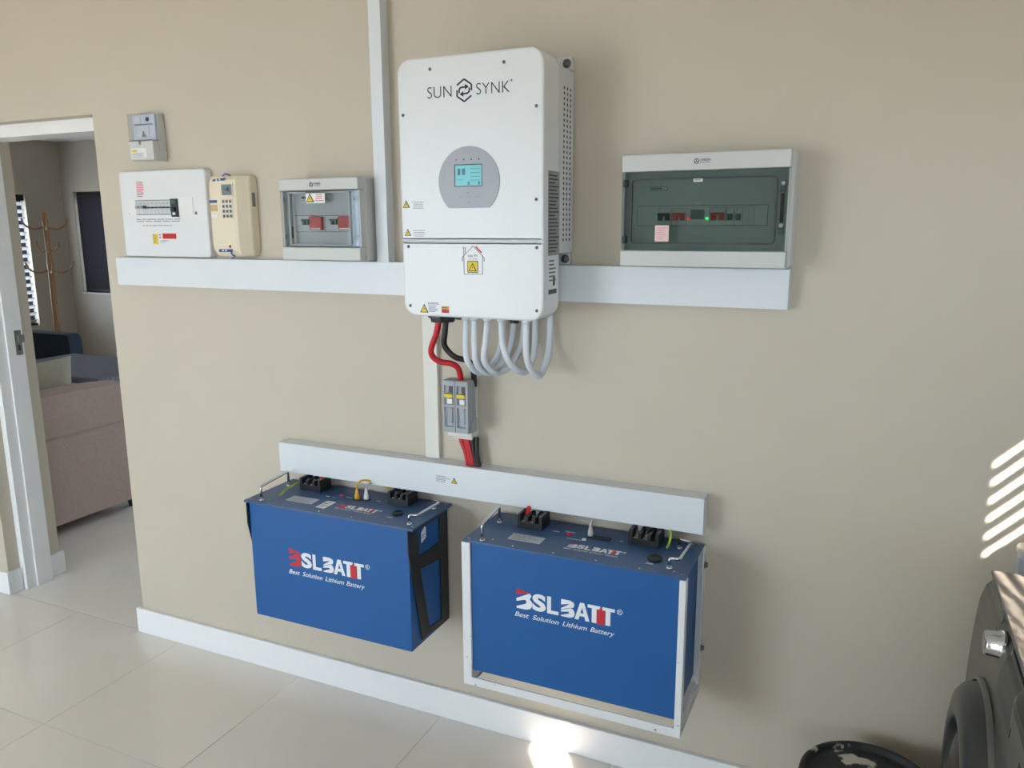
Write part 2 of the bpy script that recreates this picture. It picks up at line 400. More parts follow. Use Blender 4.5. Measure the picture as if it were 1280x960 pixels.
w5 = struct(bpy.data.objects.new('added_window_5', None)); COL.objects.link(w5); w5.location = (0.35, YB-0.1, 1.0)  # unseen window, added as another light source from behind right
MB().box(-0.10, -0.06, YB-0.12, YB-0.06, 1.0, 2.05).box(0.76, 0.80, YB-0.12, YB-0.06, 1.0, 2.05).box(-0.06, 0.76, YB-0.12, YB-0.06, 2.01, 2.05).box(-0.06, 0.76, YB-0.12, YB-0.06, 1.0, 1.04).build('window_frame', ALU, w5)

# blind window in the right wall (throws the stripes) and a small open vent
def blind(name, parent_loc, axis, c, u0, u1, zs, w_, th, m, tilt, label, cat='blind', group=None):
    t = thing(name, parent_loc, label, cat, group)
    me = None
    for i, zz in enumerate(zs):
        if me is None:
            ca, sa = math.cos(tilt), math.sin(tilt); h = w_/2
            prof = []
            for k in range(5):
                a = -h+w_*k/4; b = 0.0012*(1-(a/h)**2); prof.append((a*ca-b*sa, a*sa+b*ca))
            for k in range(4, -1, -1):
                a = -h+w_*k/4; b = 0.0012*(1-(a/h)**2)-th; prof.append((a*ca-b*sa, a*sa+b*ca))
            mb = MB()
            if axis == 'x': mb.prism([(p[0], p[1]) for p in prof], 'y', -(u1-u0)/2, (u1-u0)/2)
            else: mb.prism([(p[0], p[1]) for p in prof], 'x', -(u1-u0)/2, (u1-u0)/2)
            o = mb.build('slat', m); me = o.data; o.parent = t
        else:
            o = bpy.data.objects.new('slat', me); COL.objects.link(o); o.parent = t
        wloc = Vector((c, (u0+u1)/2, zz)) if axis == 'x' else Vector(((u0+u1)/2, c, zz))
        o.location = wloc-Vector(parent_loc)
    return t
w1 = struct(bpy.data.objects.new('window_1', None)); COL.objects.link(w1); w1.location = (XR+0.05, -0.844, 1.533)
MB().box(XR+0.05, XR+0.09, -1.068, -1.060, 1.533, 1.93).box(XR+0.05, XR+0.09, -0.64, -0.62, 1.533, 1.93).box(XR+0.05, XR+0.09, -1.06, -0.64, 1.915, 1.93).build('window_frame', ALU, w1)
zs1 = [1.5425+0.0455*k for k in range(8)]
bl1 = blind('venetian_blind', (XR+0.03, -0.844, 1.533), 'x', XR+0.022, -1.055, -0.623, zs1, 0.0290, 0.0006, mat('brown_blind_slat', (120, 108, 94), 0.5), 0.0, 'brown venetian blind in the right wall window above washing machine')
bx('head_rail', ALU, bl1, XR+0.008, XR+0.036, -1.055, -0.623, 1.905, 1.929)
bl1.location = Vector(bl1.location)-Vector(w1.location); bl1.parent = w1; del bl1['label']; del bl1['category']
w2 = struct(bpy.data.objects.new('window_2', None)); COL.objects.link(w2); w2.location = (XR+0.05, -2.605, 1.76)
MB().box(XR+0.06, XR+0.098, -2.76, -2.755, 1.76, 2.03).box(XR+0.06, XR+0.098, -2.455, -2.45, 1.76, 2.03).box(XR+0.06, XR+0.098, -2.755, -2.455, 1.76, 1.768).build('window_frame', ALU, w2)
bx('window_sill', TRIM, w2, XR-0.02, XR+0.06, -2.76, -2.45, 1.74, 1.7598)
w6 = struct(bpy.data.objects.new('added_window_6', None)); COL.objects.link(w6); w6.location = (XR+0.05, -3.475, 0.9)  # unseen window, added to bring in sky light from the right
MB().box(XR+0.05, XR+0.09, -4.10, -4.06, 0.9, 1.70).box(XR+0.05, XR+0.09, -2.89, -2.85, 0.9, 1.70).box(XR+0.05, XR+0.09, -4.06, -2.89, 0.9, 0.94).box(XR+0.05, XR+0.09, -4.06, -2.89, 1.66, 1.70).build('window_frame', ALU, w6)
struct(bx('sun_block_carport', CEIL, None, XR+0.1, 2.9, -6.7, -3.95, 2.40, 2.49))          # unseen carport roof, added to keep direct sun out of the side window
# unseen veranda roof, added to block the sun at the garden door
struct(bx('sun_block_veranda', CEIL, None, -5.2, 4.0, -7.7, YB-0.15, 2.5, 2.6))

# lounge windows
w3 = struct(bpy.data.objects.new('window_3', None)); COL.objects.link(w3); w3.location = (LX0-0.1, 3.3, 0.51)
MB().box(LX0-0.12, LX0-0.08, 3.97, 4.03, 0.51, 1.99).box(LX0-0.12, LX0-0.08, 2.6, 2.66, 0.51, 1.99).box(LX0-0.12, LX0-0.08, 2.66, 3.97, 1.93, 1.99).box(LX0-0.12, LX0-0.08, 2.66, 3.97, 0.51, 0.57).build('window_frame', BRACKET, w3)
zs3 = [0.56+0.083*k for k in range(17)]
bl3 = blind('venetian_blind', (LX0-0.03, 3.3, 0.51), 'x', LX0-0.01, 2.63, 4.0, zs3, 0.062, 0.003, SLAT, R(38), 'white slatted blind in lounge window left of the coat stand')
bx('head_rail', BRACKET, bl3, LX0-0.04, LX0+0.02, 2.63, 4.0, 1.92, 1.985)
bx('bottom_rail', BRACKET, bl3, LX0-0.03, LX0+0.01, 2.63, 4.0, 0.512, 0.535)
w4 = struct(bpy.data.objects.new('window_4', None)); COL.objects.link(w4); w4.location = (-8.0, LY1+0.05, 0.86)
MB().box(-8.67, -8.62, LY1+0.05, LY1+0.10, 0.86, 2.03).box(-7.40, -7.35, LY1+0.05, LY1+0.10, 0.86, 2.03).box(-8.62, -7.40, LY1+0.05, LY1+0.10, 1.98, 2.03).box(-8.62, -7.40, LY1+0.05, LY1+0.10, 0.86, 0.91).build('window_frame', BRACKET, w4)
bx('window_sill', TRIM, w4, -8.67, -7.35, LY1-0.01, LY1+0.05, 0.845, 0.86)
rb = thing('roller_blind', (-8.0, LY1+0.035, 0.90), 'dark closed blind filling the far lounge window', 'blind')
bx('fabric', DARKBLIND, rb, -8.63, -7.39, LY1+0.034, LY1+0.038, 0.90, 1.97)
bx('bottom_rail', BRACKET, rb, -8.63, -7.39, LY1+0.028, LY1+0.044, 0.875, 0.90, 0.002)
MB().lathe([(0.022, -0.62), (0.022, 0.62)], (-8.01, LY1+0.036, 1.985), 'x', 14).build('roller_tube', BRACKET, rb)

# ================================================================== cable trunking
def trunking(name, loc, label, x0, x1, z0, z1, d, horiz=True, m=PVC):
    t = thing(name, loc, label, 'trunking', 'white cable trunking on the wall')
    if horiz:
        bx('trunking_base', m, t, x0+0.001, x1-0.001, -d+0.012, -0.0002, z0+0.0015, z1-0.0015)
        MB().prism([(-d, z0), (-d, z1), (-d+0.014, z1), (-d+0.014, z1-0.0012), (-d+0.0012, z1-0.0012), (-d+0.0012, z0+0.0012), (-d+0.014, z0+0.0012), (-d+0.014, z0)], 'x', x0, x1).build('trunking_lid', m, t)
        bx('end_cap', m, t, x0-0.0015, x0, -d, -0.0002, z0, z1, 0.0006); bx('end_cap', m, t, x1, x1+0.0015, -d, -0.0002, z0, z1, 0.0006)
    else:
        bx('trunking_base', m, t, x0+0.0012, x1-0.0012, -d+0.008, -0.0002, z0, z1)
        MB().prism([(x0, -d), (x1, -d), (x1, -d+0.009), (x1-0.0011, -d+0.009), (x1-0.0011, -d+0.0011), (x0+0.0011, -d+0.0011), (x0+0.0011, -d+0.009), (x0, -d+0.009)], 'z', z0, z1).build('trunking_lid', m, t)
    return t
trunking('cable_trunking', (-1.37, 0, 1.4272), 'long white trunking running behind the inverter under the boards', -2.5411, -0.1991, 1.4272, 1.5265, 0.04)
lt = trunking('cable_trunking', (-1.1, 0, 0.8112), 'white trunking running just above the two blue batteries', -1.8192, -0.3783, 0.8112, 0.912, 0.06)
trunking('cable_trunking', (-1.385, 0, 1.527), 'narrow upright white trunking rising to ceiling left of the inverter', -1.4055, -1.3645, 1.527, ZC, 0.04, False)
trunking('cable_trunking', (-1.24, 0, 0.9125), 'narrow upright white trunking beside the grey fuse holder', -1.2655, -1.217, 0.9125, 1.4268, 0.016, False, CREAMPVC)
textlines('sticker_text', (-1.204, -1.152, 0.853, 0.875), 4, ('y', -0.06), GREYINK, lt, 0.35, 3)
warn_triangle(-1.140, 0.864, 0.019, ('y', -0.06), lt)

# ================================================================== inverter
IX0, IX1, IZ0, IZ1, IY = -1.1946, -0.7758, 1.3914, 2.0635, -0.23
SEAM = 1.5958
inv = thing('inverter', (-0.985, 0, IZ0), 'large white solar inverter with round grey display panel and black logo', 'inverter')
fy = ('y', IY)
up_poly = [p for p in rrect(IX0, IX1, SEAM+0.0015, IZ1, 0.036, 8)]
def cover_poly(z0, z1, rb, rt_):
    pts = []
    for cx, cz, a0, r in ((IX1-rt_, z1-rt_, 0, rt_), (IX0+rt_, z1-rt_, 90, rt_), (IX0+rb, z0+rb, 180, rb), (IX1-rb, z0+rb, 270, rb)):
        n = 8 if r > 0.005 else 1
        for k in range(n+1):
            a = R(a0+90*k/n); pts.append((cx+r*math.cos(a), cz+r*math.sin(a)))
    return pts
MB().prism(cover_poly(SEAM+0.0014, IZ1, 0.001, 0.038), 'y', IY, -0.13, bev=0.006).build('upper_cover', WHITE, inv)
MB().prism(cover_poly(IZ0, SEAM-0.0014, 0.038, 0.001), 'y', IY, -0.13, bev=0.006).build('lower_cover', WHITE, inv)
MB().prism(rrect(IX0+0.004, IX1-0.001, IZ0+0.003, IZ1-0.003, 0.036), 'y', -0.2235, -0.118).build('body', WHITE2, inv)
hs = bx('heat_sink_cover', WHITE2, inv, IX0+0.006, IX1-0.0008, -0.1185, -0.014, 1.562, 2.034, 0.003)
holes = []
for i in range(30):
    zz = 1.597+i*0.0134
    for yy in (-0.088, -0.064, -0.041): holes.append(circle(yy, zz, 0.0042, 8))
ho = printed('vent_holes', holes, ('x', IX1-0.0008), GAP, hs, 0.0003); ho['kind'] = 'stuff'
for zc in (2.058, 1.5437):
    mbk = bx('mounting_bracket', WHITE2, inv, -0.828, -0.7835, -0.016, -0.0003, zc-0.0165, zc+0.0165, 0.003)
    MB().lathe([(0.0, -0.010), (0.006, -0.010), (0.009, -0.006), (0.009, -0.002), (0.012, -0.002), (0.012, 0)], (-0.797, -0.0161, zc), 'y', 12).build('bolt', SCREW, mbk)
    mbk = bx('mounting_bracket', WHITE2, inv, IX0+0.008, -1.142, -0.016, -0.0003, zc-0.0165, zc+0.0165, 0.003)
for x, z in ((-1.0939, 2.0326), (-0.8827, 2.0331), (-1.179, 1.9235), (-0.7954, 1.9242), (-0.7954, 1.7002), (-1.1742, 1.5805), (-0.794, 1.5805), (-1.1736, 1.4192), (-0.7938, 1.4194), (-1.177, 1.7002)):
    if x == -1.177: continue
    sw = MB().lathe([(0.0, -0.0016), (0.003, -0.0016), (0.0045, -0.0004), (0.0045, 0.0004)], (x, IY, z), 'y', 12).build('screw', SCREW, inv)
    printed('screw_slot', [stroke((x-0.002, z-0.002), (x+0.002, z+0.002), 0.001), stroke((x-0.002, z+0.002), (x+0.002, z-0.002), 0.001)], ('y', IY-0.0016), GAP, sw, 0.0002)
# logo: wordmark with an arrowed hexagon
lettering('logo_lettering', 'SUN', (-1.103, -1.031, 1.9605, 1.9885), fy, INK, inv, offset=-0.011)
lettering('logo_lettering', 'SYNK', (-0.9605, -0.867, 1.9612, 1.9888), fy, INK, inv, offset=-0.011)
printed('registered_mark', [[(-0.8625+0.0028*math.cos(a), 1.989+0.0028*math.sin(a)) for a in [k*math.pi/5 for k in range(10)]]], fy, GREYINK, inv)
hx, hz, hr = -0.9948, 1.974, 0.0272
hexp = [(hx+hr*0.88*math.sin(R(60*k)), hz+hr*math.cos(R(60*k))) for k in range(6)]
lw = 0.0042; st = []
def ip(a, b, t): return (a[0]+(b[0]-a[0])*t, a[1]+(b[1]-a[1])*t)
st += [stroke(hexp[5], hexp[0], lw), stroke(hexp[0], hexp[1], lw), stroke(hexp[1], ip(hexp[1], hexp[2], 0.55), lw)]
st += [stroke(hexp[2], hexp[3], lw), stroke(hexp[3], hexp[4], lw), stroke(hexp[4], ip(hexp[4], hexp[5], 0.55), lw)]
a0 = (hx-0.0145, hz-0.006); st += [stroke(a0, (hx-0.0145, hz+0.003), lw), stroke((hx-0.0152, hz+0.002), (hx-0.010, hz+0.0075), lw), stroke((hx-0.011, hz+0.0072), (hx+0.004, hz+0.0085), lw), [(hx+0.0025, hz+0.0155), (hx+0.0135, hz+0.0088), (hx+0.0025, hz+0.0018)]]
a1 = (hx+0.0145, hz+0.006); st += [stroke(a1, (hx+0.0145, hz-0.003), lw), stroke((hx+0.0152, hz-0.002), (hx+0.010, hz-0.0075), lw), stroke((hx+0.011, hz-0.0072), (hx-0.004, hz-0.0085), lw), [(hx-0.0025, hz-0.0155), (hx-0.0135, hz-0.0088), (hx-0.0025, hz-0.0018)]]
printed('logo_emblem', st, fy, INK, inv)
# display
dcx, dcz, dr = -0.9853, 1.7478, 0.0892
import math as _m
a_b = _m.asin((1.6815-dcz)/dr)
dp = [(dcx+dr*math.cos(a_b+(math.pi-2*a_b)*k/40), dcz+dr*math.sin(a_b+(math.pi-2*a_b)*k/40)) for k in range(41)]
disp = MB().prism(dp, 'y', IY-0.0025, IY+0.001, bev=0.0008).build('display_panel', DISPGREY, inv)
dy = ('y', IY-0.0025)
scr = printed('screen_bezel', [rect(-1.0262, -0.9455, 1.7358, 1.7918)], dy, DARKP, disp)
lcd = printed('screen', [rect(-1.0232, -0.9468, 1.7375, 1.7895)], ('y', IY-0.0032), LCD, disp)
seg = [rect(-1.016, -1.008, 1.765, 1.781), rect(-1.003, -0.994, 1.765, 1.781)]
seg += [rect(-0.979, -0.951, 1.779-0.0095*k, 1.7805-0.0095*k) for k in range(4)]+[rect(-0.987, -0.981, 1.740, 1.748), rect(-0.957, -0.951, 1.740, 1.748), rect(-1.017, -1.0, 1.752, 1.7535)]
printed('screen_readout', seg, ('y', IY-0.0038), LCDINK, lcd, 0.0002)
for k in range(4):
    xx = -1.0204+k*0.0221
    MB().lathe([(0.0, -0.0012), (0.0017, -0.0008), (0.002, 0)], (xx, IY-0.0025, 1.8035), 'y', 8).build('indicator_led', DARKP, disp)
for x, z in ((-0.9869, 1.7235), (-1.0094, 1.7115), (-0.9617, 1.7120), (-0.9867, 1.6985)):
    b = MB().prism(rrect(x-0.0055, x+0.0055, z-0.0048, z+0.0048, 0.001, 2), 'y', IY-0.0034, IY-0.002).build('button', DISPGREY, disp)
    printed('button_mark', [rect(x-0.003, x+0.003, z-0.0036, z-0.0026)], ('y', IY-0.0034), GREYINK, b, 0.0002)
# stickers
warn_triangle(-1.177, 1.694, 0.020, fy, inv); textlines('sticker_text', (-1.163, -1.116, 1.680, 1.701), 4, fy, GREYINK, inv, 0.3, 5, True)
warn_triangle(-1.1745, 1.6185, 0.019, fy, inv); textlines('sticker_text', (-1.160, -1.118, 1.606, 1.626), 4, fy, GREYINK, inv, 0.3, 6, True)
hw = 0.0016
hs_ = [stroke((-1.0035, 1.560), (-1.0035, 1.5095), hw), stroke((-1.0035, 1.5095), (-0.9485, 1.5100), hw), stroke((-0.9485, 1.5100), (-0.9485, 1.560), hw),
       stroke((-1.0085, 1.543), (-1.0085, 1.553), hw*1.3), stroke((-1.0085, 1.553), (-0.976, 1.5835), hw), stroke((-0.976, 1.5835), (-0.9435, 1.553), hw), stroke((-0.9435, 1.553), (-0.9435, 1.543), hw*1.3),
       stroke((-1.004, 1.557), (-1.004, 1.579), hw), stroke((-1.0065, 1.579), (-0.998, 1.579), hw), stroke((-0.999, 1.579), (-0.999, 1.563), hw)]
printed('house_sticker_outline', hs_, fy, GREYINK, inv)
printed('house_sticker_solar_bar', [stroke((-0.968, 1.582), (-0.951, 1.566), 0.004)], fy, REDINK, inv)
lettering('house_sticker_lettering', 'Solar PV', (-0.992, -0.962, 1.5545, 1.5615), fy, INK, inv)
lettering('house_sticker_lettering', 'on roof', (-0.989, -0.964, 1.5480, 1.5525), fy, REDINK, inv)
yq = printed('house_sticker_square', [rrect(-0.9935, -0.9615, 1.5130, 1.5445, 0.002, 2)], fy, INK, inv)
printed('square_field', [rrect(-0.9918, -0.9632, 1.5147, 1.5428, 0.0015, 2)], ('y', IY-EPS), YELLOW, yq, 0.0003)
warn_triangle(-0.9775, 1.5285, 0.0215, ('y', IY-0.0009), inv)
warn_triangle(-1.1293, 1.4135, 0.024, fy, inv)
lettering('sticker_lettering', 'INVERTER', (-1.1165, -1.0825, 1.4245, 1.4300), fy, NAVY_INK, inv)
textlines('sticker_text', (-1.1155, -1.0815, 1.4035, 1.4225), 5, fy, NAVY_INK, inv, 0.35, 9)
printed('sticker_band', [rect(-1.0745, -1.0515, 1.4125, 1.4215)], fy, ORANGE, inv); printed('sticker_band', [rect(-1.0745, -1.0515, 1.4030, 1.4122)], fy, REDINK, inv)
textlines('sticker_text', (-1.073, -1.053, 1.404, 1.420), 3, ('y', IY-EPS), INK, inv, 0.3, 10)
# side rating label
sx = ('x', IX1)
printed('rating_label', [rect(-0.199, -0.121, 1.559, 1.772)], sx, GREYLABEL, inv, 0.0004)
textlines('rating_text', (-0.194, -0.126, 1.565, 1.765), 22, ('x', IX1+0.0004), DARKP, inv, 0.35, 12)
printed('serial_label', [rect(-0.198, -0.136, 1.458, 1.556)], sx, PAPER, inv, 0.0004)
textlines('serial_text', (-0.193, -0.142, 1.49, 1.55), 6, ('x', IX1+0.0004), GREYINK, inv, 0.4, 13)
printed('serial_barcode', [rect(-0.196, -0.138, 1.459, 1.471)], ('x', IX1+0.0004), DARKP, inv, 0.0003)
printed('serial_barcode', [rect(-0.165, -0.150, 1.48, 1.505)], ('x', IX1+0.0004), DARKP, inv, 0.0003)
# glands below
def gland(x, y, r, h, name='cable_gland', m=BLACKP):
    MB().lathe([(r, 0), (r, -h*0.5), (r*0.86, -h*0.58), (r*0.8, -h), (r*0.5, -h)], (x, y, IZ0+0.001), 'z', 10, smooth=False).build(name, m, inv)
gland(-1.122, -0.14, 0.042, 0.026); gland(-1.063, -0.145, 0.017, 0.016); gland(-0.893, -0.15, 0.016, 0.018)
CX = [-1.034, -1.008, -0.968, -0.925, -0.852]
for x in CX: MB().lathe([(0.013, 0), (0.013, -0.012), (0.011, -0.014)], (x, -0.165, IZ0+0.001), 'z', 14).build('conduit_adaptor', CONDUIT, inv)

# ================================================================== corrugated conduits, each a U between inverter and trunking
def conduit(pts, r, label, group=None):
    c = catmull(pts, 8)
    # resample evenly
    L = [0]
    for a, b in zip(c, c[1:]): L.append(L[-1]+(b-a).length)
    n = int(L[-1]/0.0034)+1; out = []; k = 0
    for i in range(n+1):
        s_ = L[-1]*i/n
        while k < len(L)-2 and L[k+1] < s_: k += 1
        out.append(c[k].lerp(c[k+1], (s_-L[k])/max(1e-9, L[k+1]-L[k])))
    return tag(MB().tube(out, r, 10, rad=lambda t: r*(1.0 if int(round(t*n)) % 2 else 0.80)).build('conduit', CONDUIT, None), label, 'conduit', group)
yf, yb_ = -0.165, -0.021
conduit([(-1.034, yf, 1.378), (-1.037, yf, 1.31), (-1.033, -0.158, 1.255), (-1.018, -0.115, 1.222), (-1.0, -0.06, 1.245), (-0.99, -0.025, 1.31), (-0.985, yb_, 1.4265)], 0.0098, 'white corrugated conduit loop farthest left under the inverter', 'conduit loops under the inverter')
conduit([(-1.008, yf, 1.378), (-1.009, yf, 1.31), (-1.006, -0.158, 1.255), (-0.992, -0.115, 1.222), (-0.972, -0.06, 1.245), (-0.958, -0.025, 1.31), (-0.952, yb_, 1.4265)], 0.0098, 'white corrugated conduit loop second from left under the inverter', 'conduit loops under the inverter')
conduit([(-0.968, yf, 1.378), (-0.975, yf, 1.32), (-0.981, -0.16, 1.265), (-0.966, -0.115, 1.224), (-0.942, -0.06, 1.246), (-0.925, -0.025, 1.31), (-0.918, yb_, 1.4265)], 0.0098, 'white corrugated conduit loop third from left under the inverter', 'conduit loops under the inverter')
conduit([(-0.925, yf, 1.378), (-0.923, yf, 1.32), (-0.906, -0.16, 1.268), (-0.885, -0.115, 1.233), (-0.88, -0.06, 1.25), (-0.885, -0.025, 1.31), (-0.889, yb_, 1.4265)], 0.0098, 'white corrugated conduit loop second from right under the inverter', 'conduit loops under the inverter')
conduit([(-0.852, yf, 1.378), (-0.852, yf, 1.31), (-0.848, -0.158, 1.265), (-0.838, -0.11, 1.225), (-0.836, -0.06, 1.255), (-0.838, -0.027, 1.32), (-0.840, yb_, 1.4265)], 0.0102, 'white corrugated conduit loop hanging lowest and farthest right under inverter', 'conduit loops under the inverter')

# ================================================================== power cables and fuse holder
def cable(name, pts, r, m, label, cat='cable', group=None, n=8): return tag(MB().tube(catmull(pts, n), r, 10).build(name, m, None), label, cat, group)
cable('power_cable', [(-1.136, -0.14, 1.366), (-1.146, -0.139, 1.33), (-1.170, -0.13, 1.275), (-1.155, -0.115, 1.246), (-1.118, -0.10, 1.238), (-1.103, -0.085, 1.218), (-1.102, -0.07, 1.165)], 0.0088, CABLERED, 'thick red cable from inverter down into the fuse holder')
cable('power_cable', [(-1.113, -0.14, 1.366), (-1.117, -0.139, 1.335), (-1.124, -0.13, 1.295), (-1.10, -0.115, 1.262), (-1.070, -0.09, 1.248), (-1.065, -0.07, 1.225), (-1.073, -0.045, 1.165)], 0.0085, CABLEBLK, 'thick black cable from inverter down into the fuse holder')
for k, (dx, dx2) in enumerate(((-0.010, -0.006), (0.004, 0.004), (0.014, 0.013))):
    cable('power_cable', [(-1.117+dx, -0.035, 1.003), (-1.115+dx, -0.036, 0.985), (-1.105+dx2, -0.036, 0.95), (-1.098+dx2, -0.036, 0.913)], 0.0068, CABLERED, ['red cable below fuse holder, outermost on the left', 'middle red cable below the fuse holder', 'red cable below fuse holder next to the black pair'][k], 'cable', 'red cables below the fuse holder')
for k, dx in enumerate((-0.004, 0.009)):
    cable('power_cable', [(-1.081+dx, -0.035, 1.003), (-1.081+dx, -0.036, 0.985), (-1.079+dx*0.8, -0.036, 0.95), (-1.070+dx*0.6, -0.036, 0.913)], 0.0068, CABLEBLK, ['black cable below fuse holder next to the red cables', 'black cable below fuse holder, outermost on the right'][k], 'cable', 'black cables below the fuse holder')
fu = thing('fuse_holder', (-1.118, 0, 0.996), 'grey two-bay fuse disconnector with yellow tabs below the inverter', 'fuse holder')
bx('base', CREAMPVC, fu, -1.166, -1.082, -0.05, -0.0005, 1.003, 1.166, 0.002)
bx('base_foot', CREAMPVC, fu, -1.150, -1.082, -0.05, -0.012, 0.997, 1.003, 0.001)
printed('base_hole', [circle(-0.022, 1.08, 0.0025, 8), circle(-0.022, 1.07, 0.0025, 8)], ('x', -1.082), GAP, fu, 0.0003)
FX0, FX1, FZ0, FZ1, FYY = -1.1525, -1.0675, 1.0295, 1.1865, -0.10
mb = MB(); wb = 0.0065
bays = [(-1.1525+wb, -1.1125-wb*0.5), (-1.1075+wb*0.5, -1.0675-wb-0.001)]
mb.box(FX0, FX1, FYY+0.014, -0.05, FZ0, FZ1)                                     # cover body behind the bays
mb.box(FX0, FX1, FYY, FYY+0.014, FZ1-0.014, FZ1).box(FX0, FX1, FYY, FYY+0.014, FZ0, FZ0+0.016)
mb.box(FX0, bays[0][0], FYY, FYY+0.014, FZ0+0.016, FZ1-0.014).box(bays[0][1], bays[1][0], FYY, FYY+0.014, FZ0+0.016, FZ1-0.014).box(bays[1][1], FX1, FYY, FYY+0.014, FZ0+0.016, FZ1-0.014)
cv = mb.build('cover', FUSEGREY, fu)
MB().prism([(FYY+0.01, FZ0-0.001), (-0.05, FZ0-0.001), (-0.05, 1.072), (-0.062, 1.075), (-0.074, 1.066), (-0.080, 1.045), (FYY+0.01, 1.035)], 'x', FX1, FX1+0.004).build('pull_grip', FUSEGREY, fu, 0.001)
printed('cover_seam', [rect(-1.1108, -1.1092, FZ0, FZ1)], ('y', FYY), GAP, cv, 0.0003)
for b0, b1 in bays:
    w_ = b1-b0
    wi = bx('fuse_window', CLEARBLUE, fu, b0, b1, FYY+0.002, FYY+0.003, FZ0+0.016, FZ1-0.014)
    bx('fuse_link', FUSELINK, fu, b0+0.008, b1-0.008, FYY+0.005, FYY+0.0138, 1.055, 1.155)
    bx('window_bar', FUSEGREY, fu, b0, b1, FYY-0.0005, FYY+0.012, 1.106, 1.114)
    bx('yellow_tab', YELLOW, fu, b0+0.002, b1-0.001, FYY-0.004, FYY+0.002, 1.136, 1.147, 0.001)
    bx('fuse_label', PAPER, fu, b0+0.009, b1-0.004, FYY+0.0008, FYY+0.0018, 1.116, 1.131)
    bx('dark_slot', DARKP, fu, b0+0.016, b1-0.002, FYY+0.0008, FYY+0.0018, 1.150, 1.170)

# ================================================================== right distribution board (12 way, smoked door)
def board_shell(b, x0, x1, z0, z1, d, wz0, wz1, lip):
    """body, top and bottom fascia strips and recessed frame with the door opening between wz0 and wz1"""
    MB().prism(rrect(x0-lip*0.2, x1+lip, z0-0.002, z1+0.004, 0.01, 4), 'y', -d+0.035, -0.0006, bev=0.004).build('body', BOXGREY, b)
    MB().box(x0+0.004, x1-0.004, -d+0.006, -d+0.036, wz1+0.001, z1-0.001).box(x0+0.004, x1-0.004, -d+0.006, -d+0.036, z0+0.001, wz0-0.001).box(x0+0.001, x0+0.006, -d+0.01, -d+0.036, wz0, wz1).box(x1-0.006, x1-0.001, -d+0.01, -d+0.036, wz0, wz1).build('surround', BOXGREY, b)
    bx('top_fascia', BOXGREY, b, x0, x1, -d, -d+0.03, wz1+0.0008, z1, 0.003)
    bx('bottom_fascia', BOXGREY, b, x0, x1, -d, -d+0.03, z0, wz0-0.0008, 0.003)
def ring(name, x0, x1, z0, z1, r, w_, y0, y1, m, parent):
    o = rrect(x0, x1, z0, z1, r, 5); i = rrect(x0+w_, x1-w_, z0+w_, z1-w_, max(r-w_, 0.001), 5); n = len(o)
    vs = [(p[0], y0, p[1]) for p in o]+[(p[0], y0, p[1]) for p in i]+[(p[0], y1, p[1]) for p in o]+[(p[0], y1, p[1]) for p in i]; fs = []
    for k in range(n):
        j = (k+1) % n
        fs += [(k, j, n+j, n+k), (2*n+k, 2*n+j, 3*n+j, 3*n+k), (k, j, 2*n+j, 2*n+k), (n+k, n+j, 3*n+j, 3*n+k)]
    return MB().add(vs, fs).build(name, m, parent)
def breaker(parent, x0, x1, z0, z1, y, toggle, n=2, name='circuit_breaker'):
    br = bx(name, BRKWHITE, parent, x0+0.0004, x1-0.0004, y, y+0.02, z0, z1, 0.0008)
    zc = (z0+z1)/2; w_ = (x1-x0)/n
    br_y = y
    bx('step', BRKWHITE, br, x0+0.001, x1-0.001, y-0.004, y, zc-0.012, zc+0.012, 0.0008)
    for k in range(n): bx('toggle', toggle, br, x0+w_*(k+0.2), x0+w_*(k+0.8), y-0.012, y-0.003, zc-0.012, zc+0.004, 0.001)
    if n > 1: bx('toggle_bar', toggle, br, x0+w_*0.15, x1-w_*0.15, y-0.013, y-0.006, zc-0.001, zc+0.007, 0.001)
    printed('rating_print', [rect(x0+0.003, x1-0.003, z1-0.0055, z1-0.0045), rect(x0+0.003, x0+0.008, z1-0.010, z1-0.0085)], ('y', y), GREYINK, br, 0.0003)
    return br
X0, X1, Z0, Z1, D = -0.6078, -0.2023, 1.5322, 1.8077, 0.12
db = thing('distribution_board', (-0.405, 0, Z0), 'wide distribution board with smoked door and glowing green light', 'board')
WZ0, WZ1 = 1.5725, 1.7655
board_shell(db, X0, X1, Z0, Z1, D, WZ0, WZ1, 0.008)
IYY = -0.088
bx('inner_cover', INNERGREY, db, X0+0.006, X1-0.006, IYY, IYY+0.004, WZ0, WZ1)
bx('strip_edge', DARKP, db, -0.573, -0.251, IYY-0.0012, IYY, 1.633, 1.683)
bx('din_strip', BRKWHITE, db, -0.572, -0.252, IYY-0.0025, IYY, 1.634, 1.682, 0.0005)
by = IYY-0.006
plab(breaker(db, -0.5195, -0.483, 1.6345, 1.681, by, BLACKP), 'breaker with black toggles')
plab(breaker(db, -0.482, -0.4455, 1.6345, 1.681, by, BRKRED), 'breaker with red toggles left of the meter module')
mod = bx('meter_module', BRKWHITE, db, -0.445, -0.389, by-0.003, IYY, 1.6345, 1.681, 0.0008)
printed('module_screen', [rect(-0.4352, -0.4011, 1.6485, 1.6725)], ('y', by-0.003), LCDGREY, mod)
MB().lathe([(0, -0.003), (0.003, -0.002), (0.0035, 0)], (-0.4401, by-0.003, 1.6505), 'y', 12).build('led_red', LEDRED, mod)
MB().lathe([(0, -0.003), (0.003, -0.002), (0.0035, 0)], (-0.3942, by-0.003, 1.6508), 'y', 12).build('led_green', LEDGREEN, mod)
plab(breaker(db, -0.388, -0.349, 1.6345, 1.681, by, BRKRED), 'breaker with red toggles right of the meter module')
